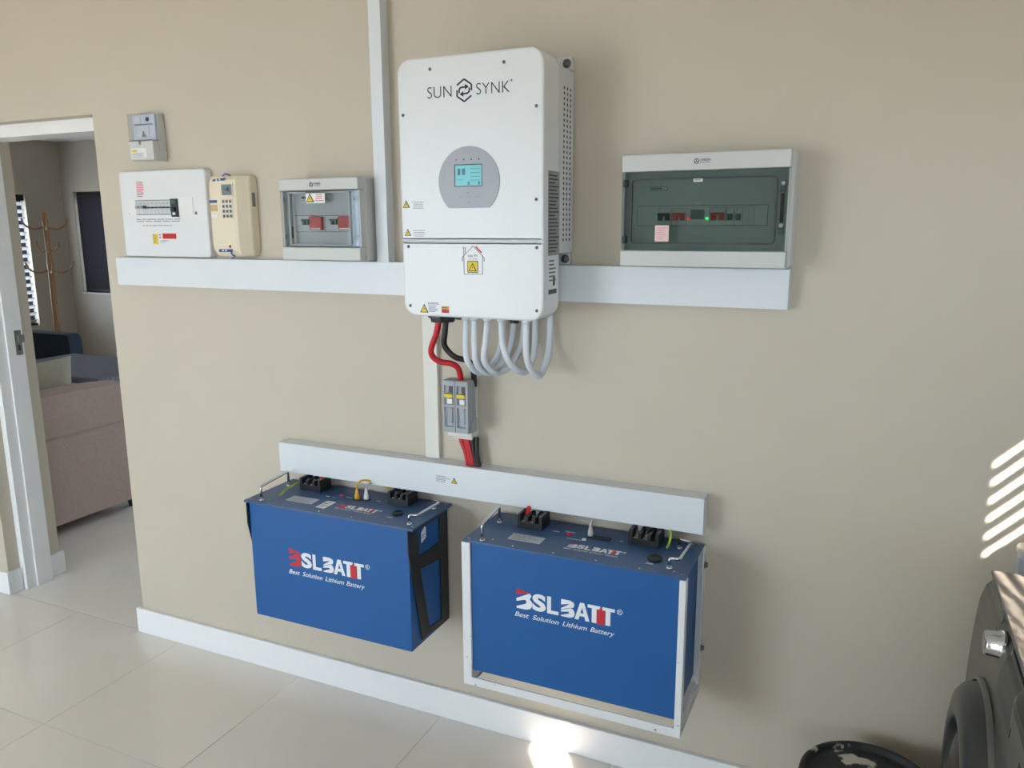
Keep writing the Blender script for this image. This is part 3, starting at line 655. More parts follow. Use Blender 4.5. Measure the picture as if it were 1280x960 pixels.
for x in (-0.3483, -0.3287):
    m_ = breaker(db, x, x+0.0192, 1.6345, 1.681, by, BRKGREEN, 1); plab(m_, 'single pole breaker with small dark toggle')
for x in (-0.3085, -0.2945): bx('blank_plate', INNERGREY, db, x, x+0.0125, by+0.002, IYY, 1.6345, 1.681, 0.0005)
printed('plate_print', [stroke((-0.541, 1.7205), (-0.497, 1.7205), 0.001), stroke((-0.541, 1.7305), (-0.497, 1.7305), 0.001), stroke((-0.541, 1.7205), (-0.541, 1.7305), 0.001), stroke((-0.497, 1.7205), (-0.497, 1.7305), 0.001)], ('y', IYY), DARKP, db)
textlines('plate_text', (-0.539, -0.499, 1.7225, 1.729), 1, ('y', IYY), DARKP, db, 0.7, 21)
for z in (1.6885, 1.617): textlines('plate_text', (-0.432, -0.405, z-0.004, z+0.004), 2, ('y', IYY), PAPER, db, 0.4, 22)
dr_ = thing_door = MB().box(X0+0.0015, X1-0.0025, -D+0.002, -D+0.0045, WZ0+0.0006, WZ1-0.0006).build('smoked_door', TINT, db)
ring('door_gasket', -0.5835, -0.2285, 1.588, 1.749, 0.012, 0.0032, -D+0.0012, -D+0.010, DARKP, dr_)
for z in (1.738, 1.599):
    hb = bx('hinge', DARKP, dr_, -0.6045, -0.5925, -D+0.0045, -D+0.012, z-0.009, z+0.009, 0.001); bx('hinge_pin', BLACKP, hb, -0.6015, -0.5955, -D+0.001, -D+0.0045, z-0.006, z+0.006, 0.0008)
for z in (1.722, 1.624):
    MB().lathe([(0.0055, 0), (0.0055, -0.010), (0.004, -0.012), (0, -0.012)], (-0.217, -D+0.013, z+0.009), 'y', 12).build('latch_knob', FUSEGREY, dr_)
    bx('latch', FUSEGREY, dr_, -0.224, -0.210, -D+0.0046, -D+0.012, z-0.012, z+0.002, 0.002)
bx('latch_rail', DARKP, dr_, -0.221, -0.213, -D+0.0046, -D+0.010, 1.640, 1.708, 0.002)
st_ = printed('pink_label', [rect(-0.5185, -0.4835, 1.5948, 1.6346)], ('y', -D+0.002), PINKPAPER, dr_); textlines('label_text', (-0.514, -0.488, 1.598, 1.631), 6, ('y', -D+0.002-EPS), PINKINK, st_, 0.25, 20)
sl_ = printed('paper_label', [rect(-0.4265, -0.4045, 1.7385, 1.7475)], ('y', -D+0.002), PAPER, dr_); textlines('label_text', (-0.424, -0.407, 1.7405, 1.7455), 1, ('y', -D+0.002-EPS), GREYINK, sl_, 0.5, 23)
def onk_logo(b, cx, cz, s, d, wide):
    rg = [stroke((cx+s*math.cos(R(a)), cz+s*math.sin(R(a))), (cx+s*math.cos(R(a+31)), cz+s*math.sin(R(a+31))), s*0.28) for a in range(0, 360, 30)]
    rg += [stroke((cx, cz), (cx+s*0.95*math.cos(R(a)), cz+s*0.95*math.sin(R(a))), s*0.28) for a in (90, 215, 325)]
    printed('logo_emblem', rg, ('y', -d), NAVY_INK, b)
    lettering('logo_lettering', 'ONKEN', (cx+s*1.5, cx+s*1.5+wide, cz-s*0.05, cz+s*0.95), ('y', -d), NAVY_INK, b, offset=0.02)
    lettering('logo_lettering', 'ELECTRIC', (cx+s*1.5, cx+s*1.5+wide, cz-s*0.85, cz-s*0.3), ('y', -d), NAVY_INK, b)
onk_logo(db, -0.4205, 1.787, 0.0058, D, 0.0245)

# ================================================================== left distribution board (clear door)
X0, X1, Z0, Z1, D = -1.7114, -1.4173, 1.5326, 1.7779, 0.11
lb = thing('distribution_board', (-1.565, 0, Z0), 'small distribution board with clear door and two red breaker switches', 'board')
WZ0, WZ1 = 1.5725, 1.7425
board_shell(lb, X0, X1, Z0, Z1, D, WZ0, WZ1, 0.002)
IYY = -0.085
bx('inner_cover', INNERGREY, lb, X0+0.006, X1-0.006, IYY, IYY+0.004, WZ0, WZ1)
bx('strip_edge', DARKP, lb, -1.6752, -1.4508, IYY-0.0012, IYY, 1.6178, 1.6682)
bx('din_strip', BRKWHITE, lb, -1.674, -1.452, IYY-0.0025, IYY, 1.619, 1.667, 0.0005)
by = IYY-0.006
def rcd(x0, xr0, xr1, z0, z1):
    b = bx('isolator', BRKWHITE, lb, x0, xr1+0.004, by, IYY, z0, z1, 0.0008)
    for k in range(2): bx('lever', BRKGREEN, b, x0+0.010+k*0.013, x0+0.019+k*0.013, by-0.007, by, 1.640, 1.657, 0.001)
    bx('lever_bar', BRKGREEN, b, x0+0.007, x0+0.034, by-0.009, by-0.005, 1.651, 1.657, 0.001)
    bx('red_switch', BRKRED, b, xr0, xr1, by-0.012, by, z0+0.004, z1-0.001, 0.003)
    printed('switch_window', [rect(xr0+0.004, xr1-0.006, z0+0.006, z0+0.010)], ('y', by-0.012), PAPER, b)
rcd(-1.648, -1.608, -1.561, 1.620, 1.666); rcd(-1.541, -1.500, -1.452, 1.620, 1.666)
bx('blank_plate', INNERGREY, lb, -1.672, -1.650, by+0.002, IYY, 1.622, 1.640, 0.0005)
textlines('plate_text', (-1.645, -1.612, 1.718, 1.727), 1, ('y', IYY), DARKP, lb, 0.7, 31)
ld = MB().box(X0+0.0015, X1-0.001, -D+0.002, -D+0.0045, WZ0+0.0006, WZ1-0.0006).build('clear_door', CLEAR, lb)
ring('door_gasket', -1.678, -1.449, 1.577, 1.738, 0.008, 0.0036, -D+0.0014, -D+0.016, FUSEGREY, ld)
printed('door_edge', [rect(X0+0.002, X1-0.002, WZ0+0.0006, WZ0+0.0028), rect(X0+0.002, X1-0.002, WZ1-0.0028, WZ1-0.0006)], ('y', -D+0.0019), DARKP, ld)
bx('side_rail', DARKP, ld, -1.4435, -1.4395, -D+0.0046, -D+0.016, WZ0+0.002, WZ1-0.002)
for z in (1.716, 1.603):
    bx('hinge', FUSEGREY, ld, -1.708, -1.698, -D+0.0005, -D+0.012, z-0.008, z+0.008, 0.001)
    MB().lathe([(0.006, 0), (0.006, -0.009), (0.004, -0.0105), (0, -0.0105)], (-1.431, -D+0.0125, z), 'y', 12).build('latch_knob', CHROME, ld)
    bx('latch', CLEARBLUE, ld, -1.437, -1.424, -D+0.0046, -D+0.012, z-0.026, z-0.008, 0.002)
bx('hinge_rod', DARKP, ld, -1.677, -1.673, -D+0.005, -D+0.012, 1.60, 1.635, 0.001)
ws = printed('warning_label', [rect(-1.6105, -1.5395, 1.7045, 1.7372)], ('y', -D+0.002), PAPER, ld)
warn_triangle(-1.5945, 1.7208, 0.027, ('y', -D+0.002-EPS), ld); textlines('label_text', (-1.578, -1.543, 1.709, 1.733), 4, ('y', -D+0.002-EPS), PINKINK, ws, 0.4, 32, True)
onk_logo(lb, -1.587, 1.7595, 0.0062, D, 0.0255)

# ================================================================== flush white consumer board
cb = thing('distribution_board', (-2.295, 0, 1.5305), 'square flat white breaker panel with a row of breakers and yellow sticker', 'board')
MB().prism(rrect(-2.5, -2.0905, 1.5305, 1.8285, 0.012, 5), 'y', -0.03, -0.0006, bev=0.005).build('cover_plate', WHITE, cb)
cy = ('y', -0.03)
bx('cut_out_strip', PAPER, cb, -2.456, -2.153, -0.032, -0.0295, 1.676, 1.7345, 0.0005)
bx('breaker_bed', DARKP, cb, -2.423, -2.222, -0.0326, -0.0318, 1.677, 1.728)
nb = 9
for k in range(nb):
    x0 = -2.421+k*0.0187; b = bx('circuit_breaker', BRKWHITE, cb, x0, x0+0.0180, -0.036, -0.0318, 1.679, 1.726, 0.0005)
    bx('toggle', BLACKP if k > 1 else FUSEGREY, b, x0+0.003, x0+0.015, -0.041, -0.036, 1.699, 1.704 if k > 2 else 1.709, 0.0008)
    printed('rating_print', [rect(x0+0.003, x0+0.014, 1.714, 1.7155), rect(x0+0.003, x0+0.010, 1.719, 1.7205)], ('y', -0.036), GREYINK, b, 0.0003)
b = bx('main_switch', DARKP, cb, -2.2505, -2.2205, -0.038, -0.0318, 1.669, 1.7305, 0.001); bx('toggle', BLACKP, b, -2.243, -2.228, -0.047, -0.038, 1.688, 1.702, 0.001); printed('switch_print', [rect(-2.246, -2.226, 1.715, 1.724)], ('y', -0.038), BRKGREEN, b); printed('switch_print', [rect(-2.243, -2.231, 1.676, 1.684)], ('y', -0.038), PAPER, b)
for x in (-2.4545, -2.1430): MB().lathe([(0, -0.0018), (0.0045, -0.001), (0.0055, 0)], (x, -0.03, 1.6812), 'y', 12).build('screw', SCREW, cb)
textlines('notice_text', (-2.414, -2.373, 1.738, 1.793), 9, cy, PINKINK, cb, 0.5, 40)
textlines('circuit_text', (-2.428, -2.150, 1.651, 1.665), 2, cy, GREYINK, cb, 0.35, 41); textlines('circuit_text', (-2.40, -2.23, 1.637, 1.643), 1, cy, GREYINK, cb, 0.35, 42)
ys = printed('yellow_sticker', [rect(-2.357, -2.332, 1.575, 1.611)], cy, YELLOW, cb); textlines('sticker_text', (-2.353, -2.336, 1.578, 1.608), 5, ('y', -0.03-EPS), GREYINK, ys, 0.3, 43)
rs = printed('red_sticker', [rect(-2.308, -2.2435, 1.594, 1.6125)], cy, REDINK, cb); textlines('sticker_text', (-2.304, -2.248, 1.597, 1.6095), 2, ('y', -0.03-EPS), BRKRED, rs, 0.3, 44)
textlines('sticker_text', (-2.326, -2.313, 1.594, 1.612), 2, cy, PINKINK, cb, 0.5, 45); textlines('sticker_text', (-2.32, -2.28, 1.579, 1.590), 2, cy, GREYINK, cb, 0.3, 46)

# ================================================================== prepaid keypad meter
km = thing('electricity_meter', (-1.97, 0, 1.537), 'cream prepaid electricity meter with keypad and small grey screen', 'meter')
prof = [(-2.047, -0.0006), (-2.047, -0.052), (-2.040, -0.066), (-2.030, -0.070), (-1.936, -0.070), (-1.926, -0.066), (-1.905, -0.040), (-1.899, -0.034), (-1.8965, -0.028), (-1.8965, -0.0006)]
def meter_ring(z, s):
    return [(-1.972+(x+1.972)*(1-s*0.10), min(-0.0006, y*(1-s*0.35)) if y < -0.01 else y, z) for x, y in prof]
zr = [(1.5375, 1.0), (1.543, 0.55), (1.556, 0.2), (1.575, 0.03), (1.60, 0), (1.72, 0), (1.765, 0.0), (1.786, 0.12), (1.797, 0.45), (1.8015, 1.0)]
vs = [p for z, s_ in zr for p in meter_ring(z, s_)]; n = len(prof); fs = [tuple(range(n)), tuple(range((len(zr)-1)*n, len(zr)*n))]
for k in range(len(zr)-1):
    for i in range(n):
        j = (i+1) % n; fs.append((k*n+i, k*n+j, (k+1)*n+j, (k+1)*n+i))
MB().add(vs, fs).build('case', CREAM, km)
ky = ('y', -0.070)
bx('screen_surround', CREAM, km, -1.990, -1.934, -0.0725, -0.069, 1.7315, 1.7745, 0.001)
printed('screen', [rect(-1.980, -1.937, 1.7365, 1.7705)], ('y', -0.0725), LCDGREY, km)
printed('screen_readout', [stroke((-1.972, 1.757), (-1.946, 1.748), 0.002), rect(-1.958, -1.948, 1.751, 1.761)], ('y', -0.0725-EPS), DARKP, km, 0.0003)
kp = bx('keypad_plate', CREAM, km, -1.990, -1.938, -0.0715, -0.069, 1.658, 1.7265, 0.001)
for r_i in range(4):
    for c_i in range(3):
        x = -1.9765+c_i*0.0148; z = 1.7165-r_i*0.0158
        bx('key', FUSEGREY, kp, x-0.0048, x+0.0048, -0.0735, -0.0715, z-0.0055, z+0.0055, 0.0008)
        printed('key_print', [rect(x-0.003, x+0.003, z-0.003, z+0.003)], ('y', -0.0735), DARKP, kp, 0.0002)
printed('blue_band', [rect(-2.038, -2.006, 1.7125, 1.7215)], ky, BLUETAPE, km)
bx('token_window', CREAMWINDOW, km, -2.036, -2.006, -0.0708, -0.069, 1.686, 1.7065, 0.001)
bx('token_slot', PAPER, km, -2.034, -2.006, -0.0712, -0.069, 1.664, 1.676, 0.001)
printed('brand_band', [[(-2.022, 1.7815), (-1.968, 1.7835), (-1.962, 1.792), (-2.012, 1.789)]], ('y', -0.0695), BLUETAPE, km, 0.0008)
printed('brand_band', [rect(-2.012, -1.957, 1.5525, 1.5615)], ('y', -0.0672), BLUETAPE, km, 0.0035)
printed('brand_print', [rect(-1.998, -1.991, 1.555, 1.560), rect(-1.985, -1.978, 1.555, 1.560)], ('y', -0.0708), PAPER, km, 0.0003)
printed('brand_print', [rect(-2.005, -1.998, 1.7835, 1.788), rect(-1.990, -1.984, 1.784, 1.789)], ('y', -0.0704), PAPER, km, 0.0003)
MB().lathe([(0, -0.002), (0.004, -0.001), (0.005, 0)], (-1.9635, -0.070, 1.5705), 'y', 12).build('red_lamp', REDINK, km)
printed('side_print', [rect(-0.026, -0.010, 1.70, 1.745)], ('x', -1.8965), GREYINK, km, 0.0003)
MB().tube(catmull([(-1.975, -0.067, 1.797), (-1.965, -0.069, 1.8035), (-1.955, -0.066, 1.802), (-1.952, -0.058, 1.798)]), 0.0022, 8).build('blue_tie', BLUETAPE, km)
MB().tube(catmull([(-1.965, -0.066, 1.551), (-1.955, -0.070, 1.543), (-1.948, -0.067, 1.5395), (-1.957, -0.064, 1.5345), (-1.966, -0.062, 1.532)]), 0.0022, 8).build('blue_tie', BLUETAPE, km)

# ================================================================== small meter near the door
sm = thing('electricity_meter', (-2.34, 0, 1.859), 'small white meter with clear upper cover mounted above the square panel', 'meter')
MB().box(-2.3985, -2.2855, -0.03, -0.0006, 1.862, 2.016).build('back_box', BOXGREY, sm, 0.003)
bx('lower_cover', BOXGREY, sm, -2.3985, -2.2855, -0.058, -0.03, 1.861, 1.925, 0.003)
bx('lower_lip', BOXGREY, sm, -2.290, -2.2835, -0.052, -0.0006, 1.8585, 1.892, 0.001)
bx('register_plate', mat('register_grey', (222, 224, 230), 0.4), sm, -2.394, -2.290, -0.038, -0.0302, 1.928, 2.014)
bx('register_window', PAPER, sm, -2.386, -2.355, -0.0395, -0.0375, 1.988, 2.007); MB().lathe([(0, -0.004), (0.0065, -0.003), (0.0075, 0)], (-2.3225, -0.038, 1.998), 'y', 14).build('dial', DARKP, sm)
bx('nameplate', PAPER, sm, -2.372, -2.318, -0.0395, -0.0375, 1.940, 1.976)
printed('nameplate_print', [[(-2.355, 1.940), (-2.330, 1.940), (-2.338, 1.950), (-2.346, 1.962), (-2.350, 1.950)], rect(-2.387, -2.300, 1.9795, 1.983)], ('y', -0.0396), GREYINK, sm)
MB().box(-2.3975, -2.2865, -0.057, -0.0555, 1.9275, 2.0155).box(-2.3975, -2.396, -0.0555, -0.03, 1.9275, 2.0155).box(-2.288, -2.2865, -0.0555, -0.03, 1.9275, 2.0155).box(-2.396, -2.288, -0.0555, -0.03, 2.014, 2.0155).build('clear_cover', CLEARBLUE, sm)
printed('cover_edge', [rect(-2.396, -2.288, 1.926, 1.929)], ('y', -0.0571), GREYINK, sm)
lb2 = printed('sticker', [rect(-2.390, -2.318, 1.868, 1.902)], ('y', -0.058), PAPER, sm); printed('sticker_band', [rect(-2.387, -2.362, 1.889, 1.897)], ('y', -0.058-EPS), YELLOW, lb2, 0.0003); textlines('sticker_text', (-2.386, -2.32, 1.87, 1.887), 4, ('y', -0.058-EPS), GREYINK, lb2, 0.3, 50)
MB().lathe([(0, -0.002), (0.005, -0.001), (0.006, 0)], (-2.346, -0.058, 1.9185), 'y', 12).build('seal_screw', SCREW, sm)

# ================================================================== batteries
def slogan(parent, x0, x1, z0, z1, plane, name='slogan_lettering', offset=0.006):
    words = ['Best', 'Solution', 'Lithium', 'Battery']; fr = [(0.0, 0.15), (0.185, 0.455), (0.49, 0.735), (0.765, 1.0)]
    for k, (w_, (a, b)) in enumerate(zip(words, fr)):
        dz = -(z1-z0)*0.28 if w_.endswith('y') else 0.0
        lettering(name, w_, (x0+(x1-x0)*a, x0+(x1-x0)*b, z0+dz, z1), plane, WHITEINK, parent, offset=offset, shear=0.32)
def bslogo(parent, x0, x1, z0, z1, plane, red_b, t=EPS):
    """seven letter mark: slashed B, S L, slashed B, A and a double T with a red core"""
    W, H = x1-x0, z1-z0
    def T(pts, ox, wd, hz=0.0, hh=1.0): return [(x0+W*ox+W*wd*a, z0+H*hz+H*hh*b) for a, b in pts]
    def bpieces(ox, wd, h0, hh):
        top = T([(0.0, 0.66), (0.0, 1.0), (0.62, 1.0), (0.9, 0.94)], ox, wd, h0, hh)
        flag = T([(0.0, 0.70), (0.0, 1.0), (0.90, 0.90)], ox, wd, h0, hh)
        mid = T([(0.02, 0.36), (0.0, 0.50), (0.86, 0.86), (0.98, 0.74), (0.86, 0.56), (1.0, 0.44), (1.02, 0.24), (0.88, 0.06), (0.6, 0.0), (0.02, 0.0), (0.02, 0.10), (0.62, 0.30), (0.66, 0.42), (0.56, 0.50)], ox, wd, h0, hh)
        full_top = T([(0.0, 0.68), (0.0, 1.0), (0.66, 1.0), (0.92, 0.92), (1.0, 0.78), (0.92, 0.62), (0.6, 0.56), (0.0, 0.40), (0.0, 0.47), (0.55, 0.74), (0.6, 0.80)], ox, wd, h0, hh)
        full_bot = T([(0.0, 0.36), (0.0, 0.26), (0.55, 0.34), (0.62, 0.24), (0.0, 0.06), (0.0, 0.0), (0.68, 0.0), (0.94, 0.08), (1.03, 0.24), (0.98, 0.42), (0.86, 0.53), (0.7, 0.56)], ox, wd, h0, hh)
        return flag, mid, full_top, full_bot
    flag, mid, _, _ = bpieces(0.0, 0.165, -0.06, 1.16)
    printed('logo_letter', [flag], plane, REDINK, parent, t)
    printed('logo_letter', [mid], plane, REDINK if red_b else WHITEINK, parent, t)
    _, _, ft, fb = bpieces(0.468, 0.135, 0.0, 1.0)
    lettering('logo_letter', 'S', (x0+W*0.170, x0+W*0.312, z0-H*0.01, z0+H*1.01), plane, WHITEINK, parent, offset=0.045, t=t)
    printed('logo_letter', [T([(0, 0), (0, 1), (0.34, 1), (0.34, 0.2), (1, 0.2), (1, 0)], 0.325, 0.117)], plane, WHITEINK, parent, t)
    printed('logo_letter', [ft, fb], plane, WHITEINK, parent, t)
    printed('logo_letter', [T([(0, 0), (0.36, 1), (0.5, 1), (0.5, 0.74), (0.27, 0)], 0.605, 0.15), T([(0.5, 1), (0.64, 1), (1, 0), (0.73, 0), (0.5, 0.74)], 0.605, 0.15), T([(0.345, 0.22), (0.40, 0.40), (0.60, 0.40), (0.655, 0.22)], 0.605, 0.15)], plane, WHITEINK, parent, t)
    printed('logo_letter', [T([(0, 0.82), (0, 1), (1, 1), (1, 0.82)], 0.735, 0.122), T([(0.34, 0), (0.34, 0.82), (0.72, 0.82), (0.72, 0)], 0.735, 0.122)], plane, WHITEINK, parent, t)
    printed('logo_letter', [T([(0, 0.82), (0, 1), (1, 1), (1, 0.82)], 0.878, 0.122), T([(0.28, 0), (0.28, 0.82), (0.66, 0.82), (0.66, 0)], 0.878, 0.122)], plane, WHITEINK, parent, t)
    printed('logo_core', [T([(0.0, -0.03), (0.0, 0.80), (0.3, 0.80), (0.3, 0.90), (0.7, 0.90), (0.7, 0.80), (1, 0.80), (1, -0.03)], 0.828, 0.076)], plane, REDINK, parent, t*1.3)
    rx, rz, rr = x1+W*0.047, z1-H*0.10, W*0.024
    printed('registered_mark', [stroke((rx+rr*math.cos(R(a)), rz+rr*math.sin(R(a))), (rx+rr*math.cos(R(a+31)), rz+rr*math.sin(R(a+31))), rr*0.25) for a in range(0, 360, 30)], plane, WHITEINK, parent, t)
    lettering('registered_mark', 'R', (rx-rr*0.45, rx+rr*0.5, rz-rr*0.55, rz+rr*0.55), plane, WHITEINK, parent, t=t)
def terminal_block(parent, x0, x1, y0, y1, z, h=0.042):
    tb = MB().box(x0, x1, y0, y1, z, z+h*0.45).build('terminal_block', BLACKP, parent, 0.001)
    w_ = (x1-x0); d_ = y1-y0
    for a in (0.0, 0.31, 0.62, 0.88): bx('barrier', BLACKP, tb, x0+w_*a, x0+w_*(a+0.12), y0, y1, z+h*0.45, z+h*(1.0 if a in (0.0, 0.88) else 0.86), 0.001)
    for a in (0.215, 0.525, 0.82):
        if a == 0.82: continue
        cx, cyy = x0+w_*a, (y0+y1)/2-d_*0.12
        bx('busbar', STEELTERM, tb, cx-w_*0.075, cx+w_*0.075, y0+0.006, y1-0.004, z+h*0.45, z+h*0.50)
        MB().lathe([(0.0065, 0), (0.0065, 0.006), (0.0035, 0.006), (0.0035, 0.014), (0, 0.014)], (cx, cyy, z+h*0.5), 'z', 6, smooth=False).build('stud_nut', STEELTERM, tb)
    for a in (0.74, 0.80): bx('slot', GAP, tb, x0+w_*a, x0+w_*(a+0.02), y0-0.0004, y0, z+h*0.12, z+h*0.40)
    return tb
def u_handle(parent, pts, r=0.0042):
    hd = MB().tube(pts, r, 10).build('handle', CHROME, parent)
    for p in (pts[0], pts[-1]): MB().lathe([(0.0085, 0), (0.0085, 0.003), (0.006, 0.005)], (p[0], p[1], p[2]-0.002), 'z', 12).build('handle_foot', CHROME, hd)
def fillet(pts, r=0.008, n=4):
    P = [Vector(p) for p in pts]; out = [P[0]]
    for a, b, c in zip(P, P[1:], P[2:]):
        u = (a-b).normalized(); v = (c-b).normalized(); p0 = b+u*r; p1 = b+v*r
        for k in range(n+1):
            t = k/n; out.append((p0*(1-t)**2)+b*2*t*(1-t)+p1*t*t)
    out.append(P[-1]); return out
def lid_screws(parent, pts, z):
    for x, y in pts: MB().lathe([(0.0038, 0), (0.003, 0.0016), (0, 0.0020)], (x, y, z), 'z', 8).build('screw', CHROME, parent)

# --- left battery, hung in black brackets
b1 = thing('battery', (-1.4975, -0.13, 0.368), 'blue lithium battery hung in black brackets, red first letter on its logo', 'battery')
bx('case', BATBLUE, b1, -1.799, -1.1963, -0.242, -0.016, 0.368, 0.7605, 0.0015)
L1 = 0.768
lid1 = bx('lid', BATLID, b1, -1.811, -1.176, -0.252, -0.011, 0.7607, L1, 0.001)
f1 = ('y', -0.242); t1 = ('z', L1)
bslogo(b1, -1.647, -1.360, 0.571, 0.6215, f1, True); slogan(b1, -1.651, -1.359, 0.5405, 0.556, f1)
terminal_block(b1, -1.712, -1.628, -0.094, -0.034, L1); terminal_block(b1, -1.362, -1.288, -0.095, -0.035, L1)
u_handle(b1, fillet([(-1.760, -0.226, L1), (-1.760, -0.226, 0.812), (-1.775, -0.075, 0.818), (-1.775, -0.075, L1)]))
u_handle(b1, fillet([(-1.209, -0.216, L1), (-1.209, -0.216, 0.795), (-1.186, -0.207, 0.795), (-1.182, -0.082, 0.795), (-1.209, -0.070, 0.795), (-1.209, -0.070, L1)], 0.006))
s1 = printed('rating_sticker', [[(-1.686, -0.198), (-1.584, -0.198), (-1.588, -0.150), (-1.687, -0.153)]], t1, SILVERPAPER, b1); textlines('sticker_text', (-1.680, -0.0, 0, 0.01), 0 or 1, t1, GREYINK, s1, 0.3, 60) if False else None
textlines('sticker_text', (-1.680, -1.595, -0.194, -0.156), 5, ('z', L1+EPS), GREYINK, s1, 0.2, 60)
s2 = printed('barcode_sticker', [rect(-1.556, -1.522, -0.212, -0.149)], t1, PAPER, b1); textlines('sticker_text', (-1.552, -1.526, -0.206, -0.155), 4, ('z', L1+EPS), GREYINK, s2, 0.3, 61)
bslogo(lid1, -1.492, -1.352, -0.182, -0.157, t1, True); slogan(lid1, -1.497, -1.355, -0.197, -0.189, t1)
MB().lathe([(0.006, 0), (0.006, 0.003), (0.004, 0.005), (0, 0.005)], (-1.543, -0.093, L1), 'z', 12).build('power_button', REDINK, b1)
MB().lathe([(0.018, 0), (0.018, 0.006), (0.013, 0.008), (0.013, 0.004), (0, 0.004)], (-1.284, -0.159, L1), 'z', 20).build('socket', BLACKP, b1)
printed('panel_print', [rect(-1.59, -1.575, -0.115, -0.111), rect(-1.56, -1.552, -0.118, -0.114), rect(-1.522, -1.50, -0.098, -0.095), rect(-1.41, -1.395, -0.088, -0.084), rect(-1.30, -1.282, -0.196, -0.192)], t1, SILVERPAPER, b1)
bx('cable_port', DARKP, b1, -1.487, -1.462, -0.112, -0.094, L1, L1+0.003); bx('cable_port', DARKP, b1, -1.457, -1.434, -0.102, -0.084, L1, L1+0.003)
lid_screws(b1, [(-1.80, -0.235), (-1.80, -0.03), (-1.66, -0.240), (-1.52, -0.240), (-1.40, -0.240), (-1.28, -0.240), (-1.188, -0.232), (-1.188, -0.026), (-1.25, -0.03), (-1.735, -0.215), (-1.225, -0.19)], L1)
# brackets
def wall_bracket(xa, xb, label):
    t = thing('wall_bracket', ((xa+xb)/2, -0.12, 0.375), label, 'bracket', 'black brackets of the left battery')
    parts = [('front_arm', [(-0.2515, 0.7595), (-0.204, 0.7595), (-0.190, 0.70), (-0.189, 0.655), (-0.186, 0.61), (-0.141, 0.397), (-0.150, 0.382), (-0.186, 0.380), (-0.2515, 0.69)]),
             ('wall_strip', rect(-0.066, -0.016, 0.372, 0.7595)), ('top_strip', rect(-0.204, -0.066, 0.742, 0.7595)),
             ('cross_strip', [(-0.189, 0.660), (-0.120, 0.655), (-0.066, 0.662), (-0.066, 0.602), (-0.120, 0.606), (-0.1865, 0.615)]), ('bottom_strip', [(-0.152, 0.382), (-0.141, 0.402), (-0.066, 0.392), (-0.066, 0.372)])]
    for n_, p in parts: MB().prism(p, 'x', xa, xb).build(n_, BRACKET, t)
    return t
wr = wall_bracket(-1.1955, -1.1925, 'black steel bracket with two cut-outs on right end of left battery')
tg = printed('small_tag', [[(-0.178, 0.695), (-0.150, 0.705), (-0.150, 0.735), (-0.156, 0.742), (-0.178, 0.728)]], ('x', -1.1925), PAPER, wr); textlines('tag_text', (-0.174, -0.154, 0.707, 0.722), 2, ('x', -1.1925+EPS), GREYINK, tg, 0.3, 62)
wall_bracket(-1.8035, -1.8003, 'black steel bracket on the far left end of left battery')

# --- right battery in a white steel frame
b2 = thing('battery', (-0.69, -0.13, 0.367), 'blue lithium battery held in white steel rack', 'battery')
bx('case', BATBLUE, b2, -0.9855, -0.394, -0.2515, -0.016, 0.3672, 0.7615, 0.0015)
L2 = 0.7665
lid2 = bx('lid', BATLID, b2, -1.010, -0.3785, -0.2525, -0.014, 0.7617, L2, 0.0008)
f2 = ('y', -0.2515); t2 = ('z', L2)
bslogo(b2, -0.845, -0.561, 0.594, 0.644, f2, False); slogan(b2, -0.850, -0.560, 0.566, 0.580, f2)
terminal_block(b2, -0.905, -0.828, -0.108, -0.046, L2); terminal_block(b2, -0.573, -0.487, -0.098, -0.036, L2)
u_handle(b2, fillet([(-0.957, -0.236, L2), (-0.957, -0.236, 0.812), (-0.972, -0.090, 0.816), (-0.972, -0.090, L2)]))
u_handle(b2, fillet([(-0.432, -0.206, L2), (-0.432, -0.206, 0.792), (-0.407, -0.200, 0.792), (-0.403, -0.078, 0.792), (-0.437, -0.066, 0.792), (-0.437, -0.066, L2)], 0.006))
s3 = printed('rating_sticker', [rect(-0.896, -0.798, -0.199, -0.153)], t2, SILVERPAPER, b2); textlines('sticker_text', (-0.890, -0.805, -0.195, -0.157), 5, ('z', L2+EPS), GREYINK, s3, 0.2, 63)
bslogo(lid2, -0.722, -0.571, -0.184, -0.158, t2, False); slogan(lid2, -0.728, -0.572, -0.200, -0.191, t2)
MB().lathe([(0.008, 0), (0.008, 0.003), (0.005, 0.005), (0, 0.005)], (-0.747, -0.100, L2), 'z', 12).build('power_button', REDINK, b2)
bx('reset_mark', BRKGREEN, b2, -0.728, -0.708, -0.104, -0.096, L2, L2+0.001); MB().lathe([(0.007, 0), (0.006, 0.003), (0, 0.004)], (-0.695, -0.119, L2), 'z', 12).build('indicator_button', PAPER, b2)
bx('port_strip', BLACKP, b2, -0.690, -0.626, -0.102, -0.088, L2, L2+0.006, 0.001)
MB().lathe([(0.020, 0), (0.020, 0.006), (0.014, 0.008), (0.014, 0.004), (0, 0.004)], (-0.479, -0.168, L2), 'z', 20).build('socket', BLACKP, b2)
printed('panel_print', [rect(-0.80, -0.78, -0.094, -0.090), rect(-0.765, -0.735, -0.083, -0.079), rect(-0.745, -0.70, -0.128, -0.125), rect(-0.60, -0.59, -0.09, -0.085), rect(-0.495, -0.475, -0.205, -0.199)], t2, SILVERPAPER, b2)
lid_screws(b2, [(-0.998, -0.238), (-0.998, -0.03), (-0.86, -0.241), (-0.74, -0.241), (-0.62, -0.241), (-0.50, -0.241), (-0.392, -0.236), (-0.392, -0.028), (-0.41, -0.03), (-0.93, -0.222), (-0.415, -0.225)], L2)
fr = thing('battery_rack', (-0.694, -0.13, 0.32), 'chipped white angle steel rack around the right battery', 'rack')
fx0, fx1, fyf, fyb, fz = -1.012, -0.3765, -0.2575, -0.0008, 0.3205
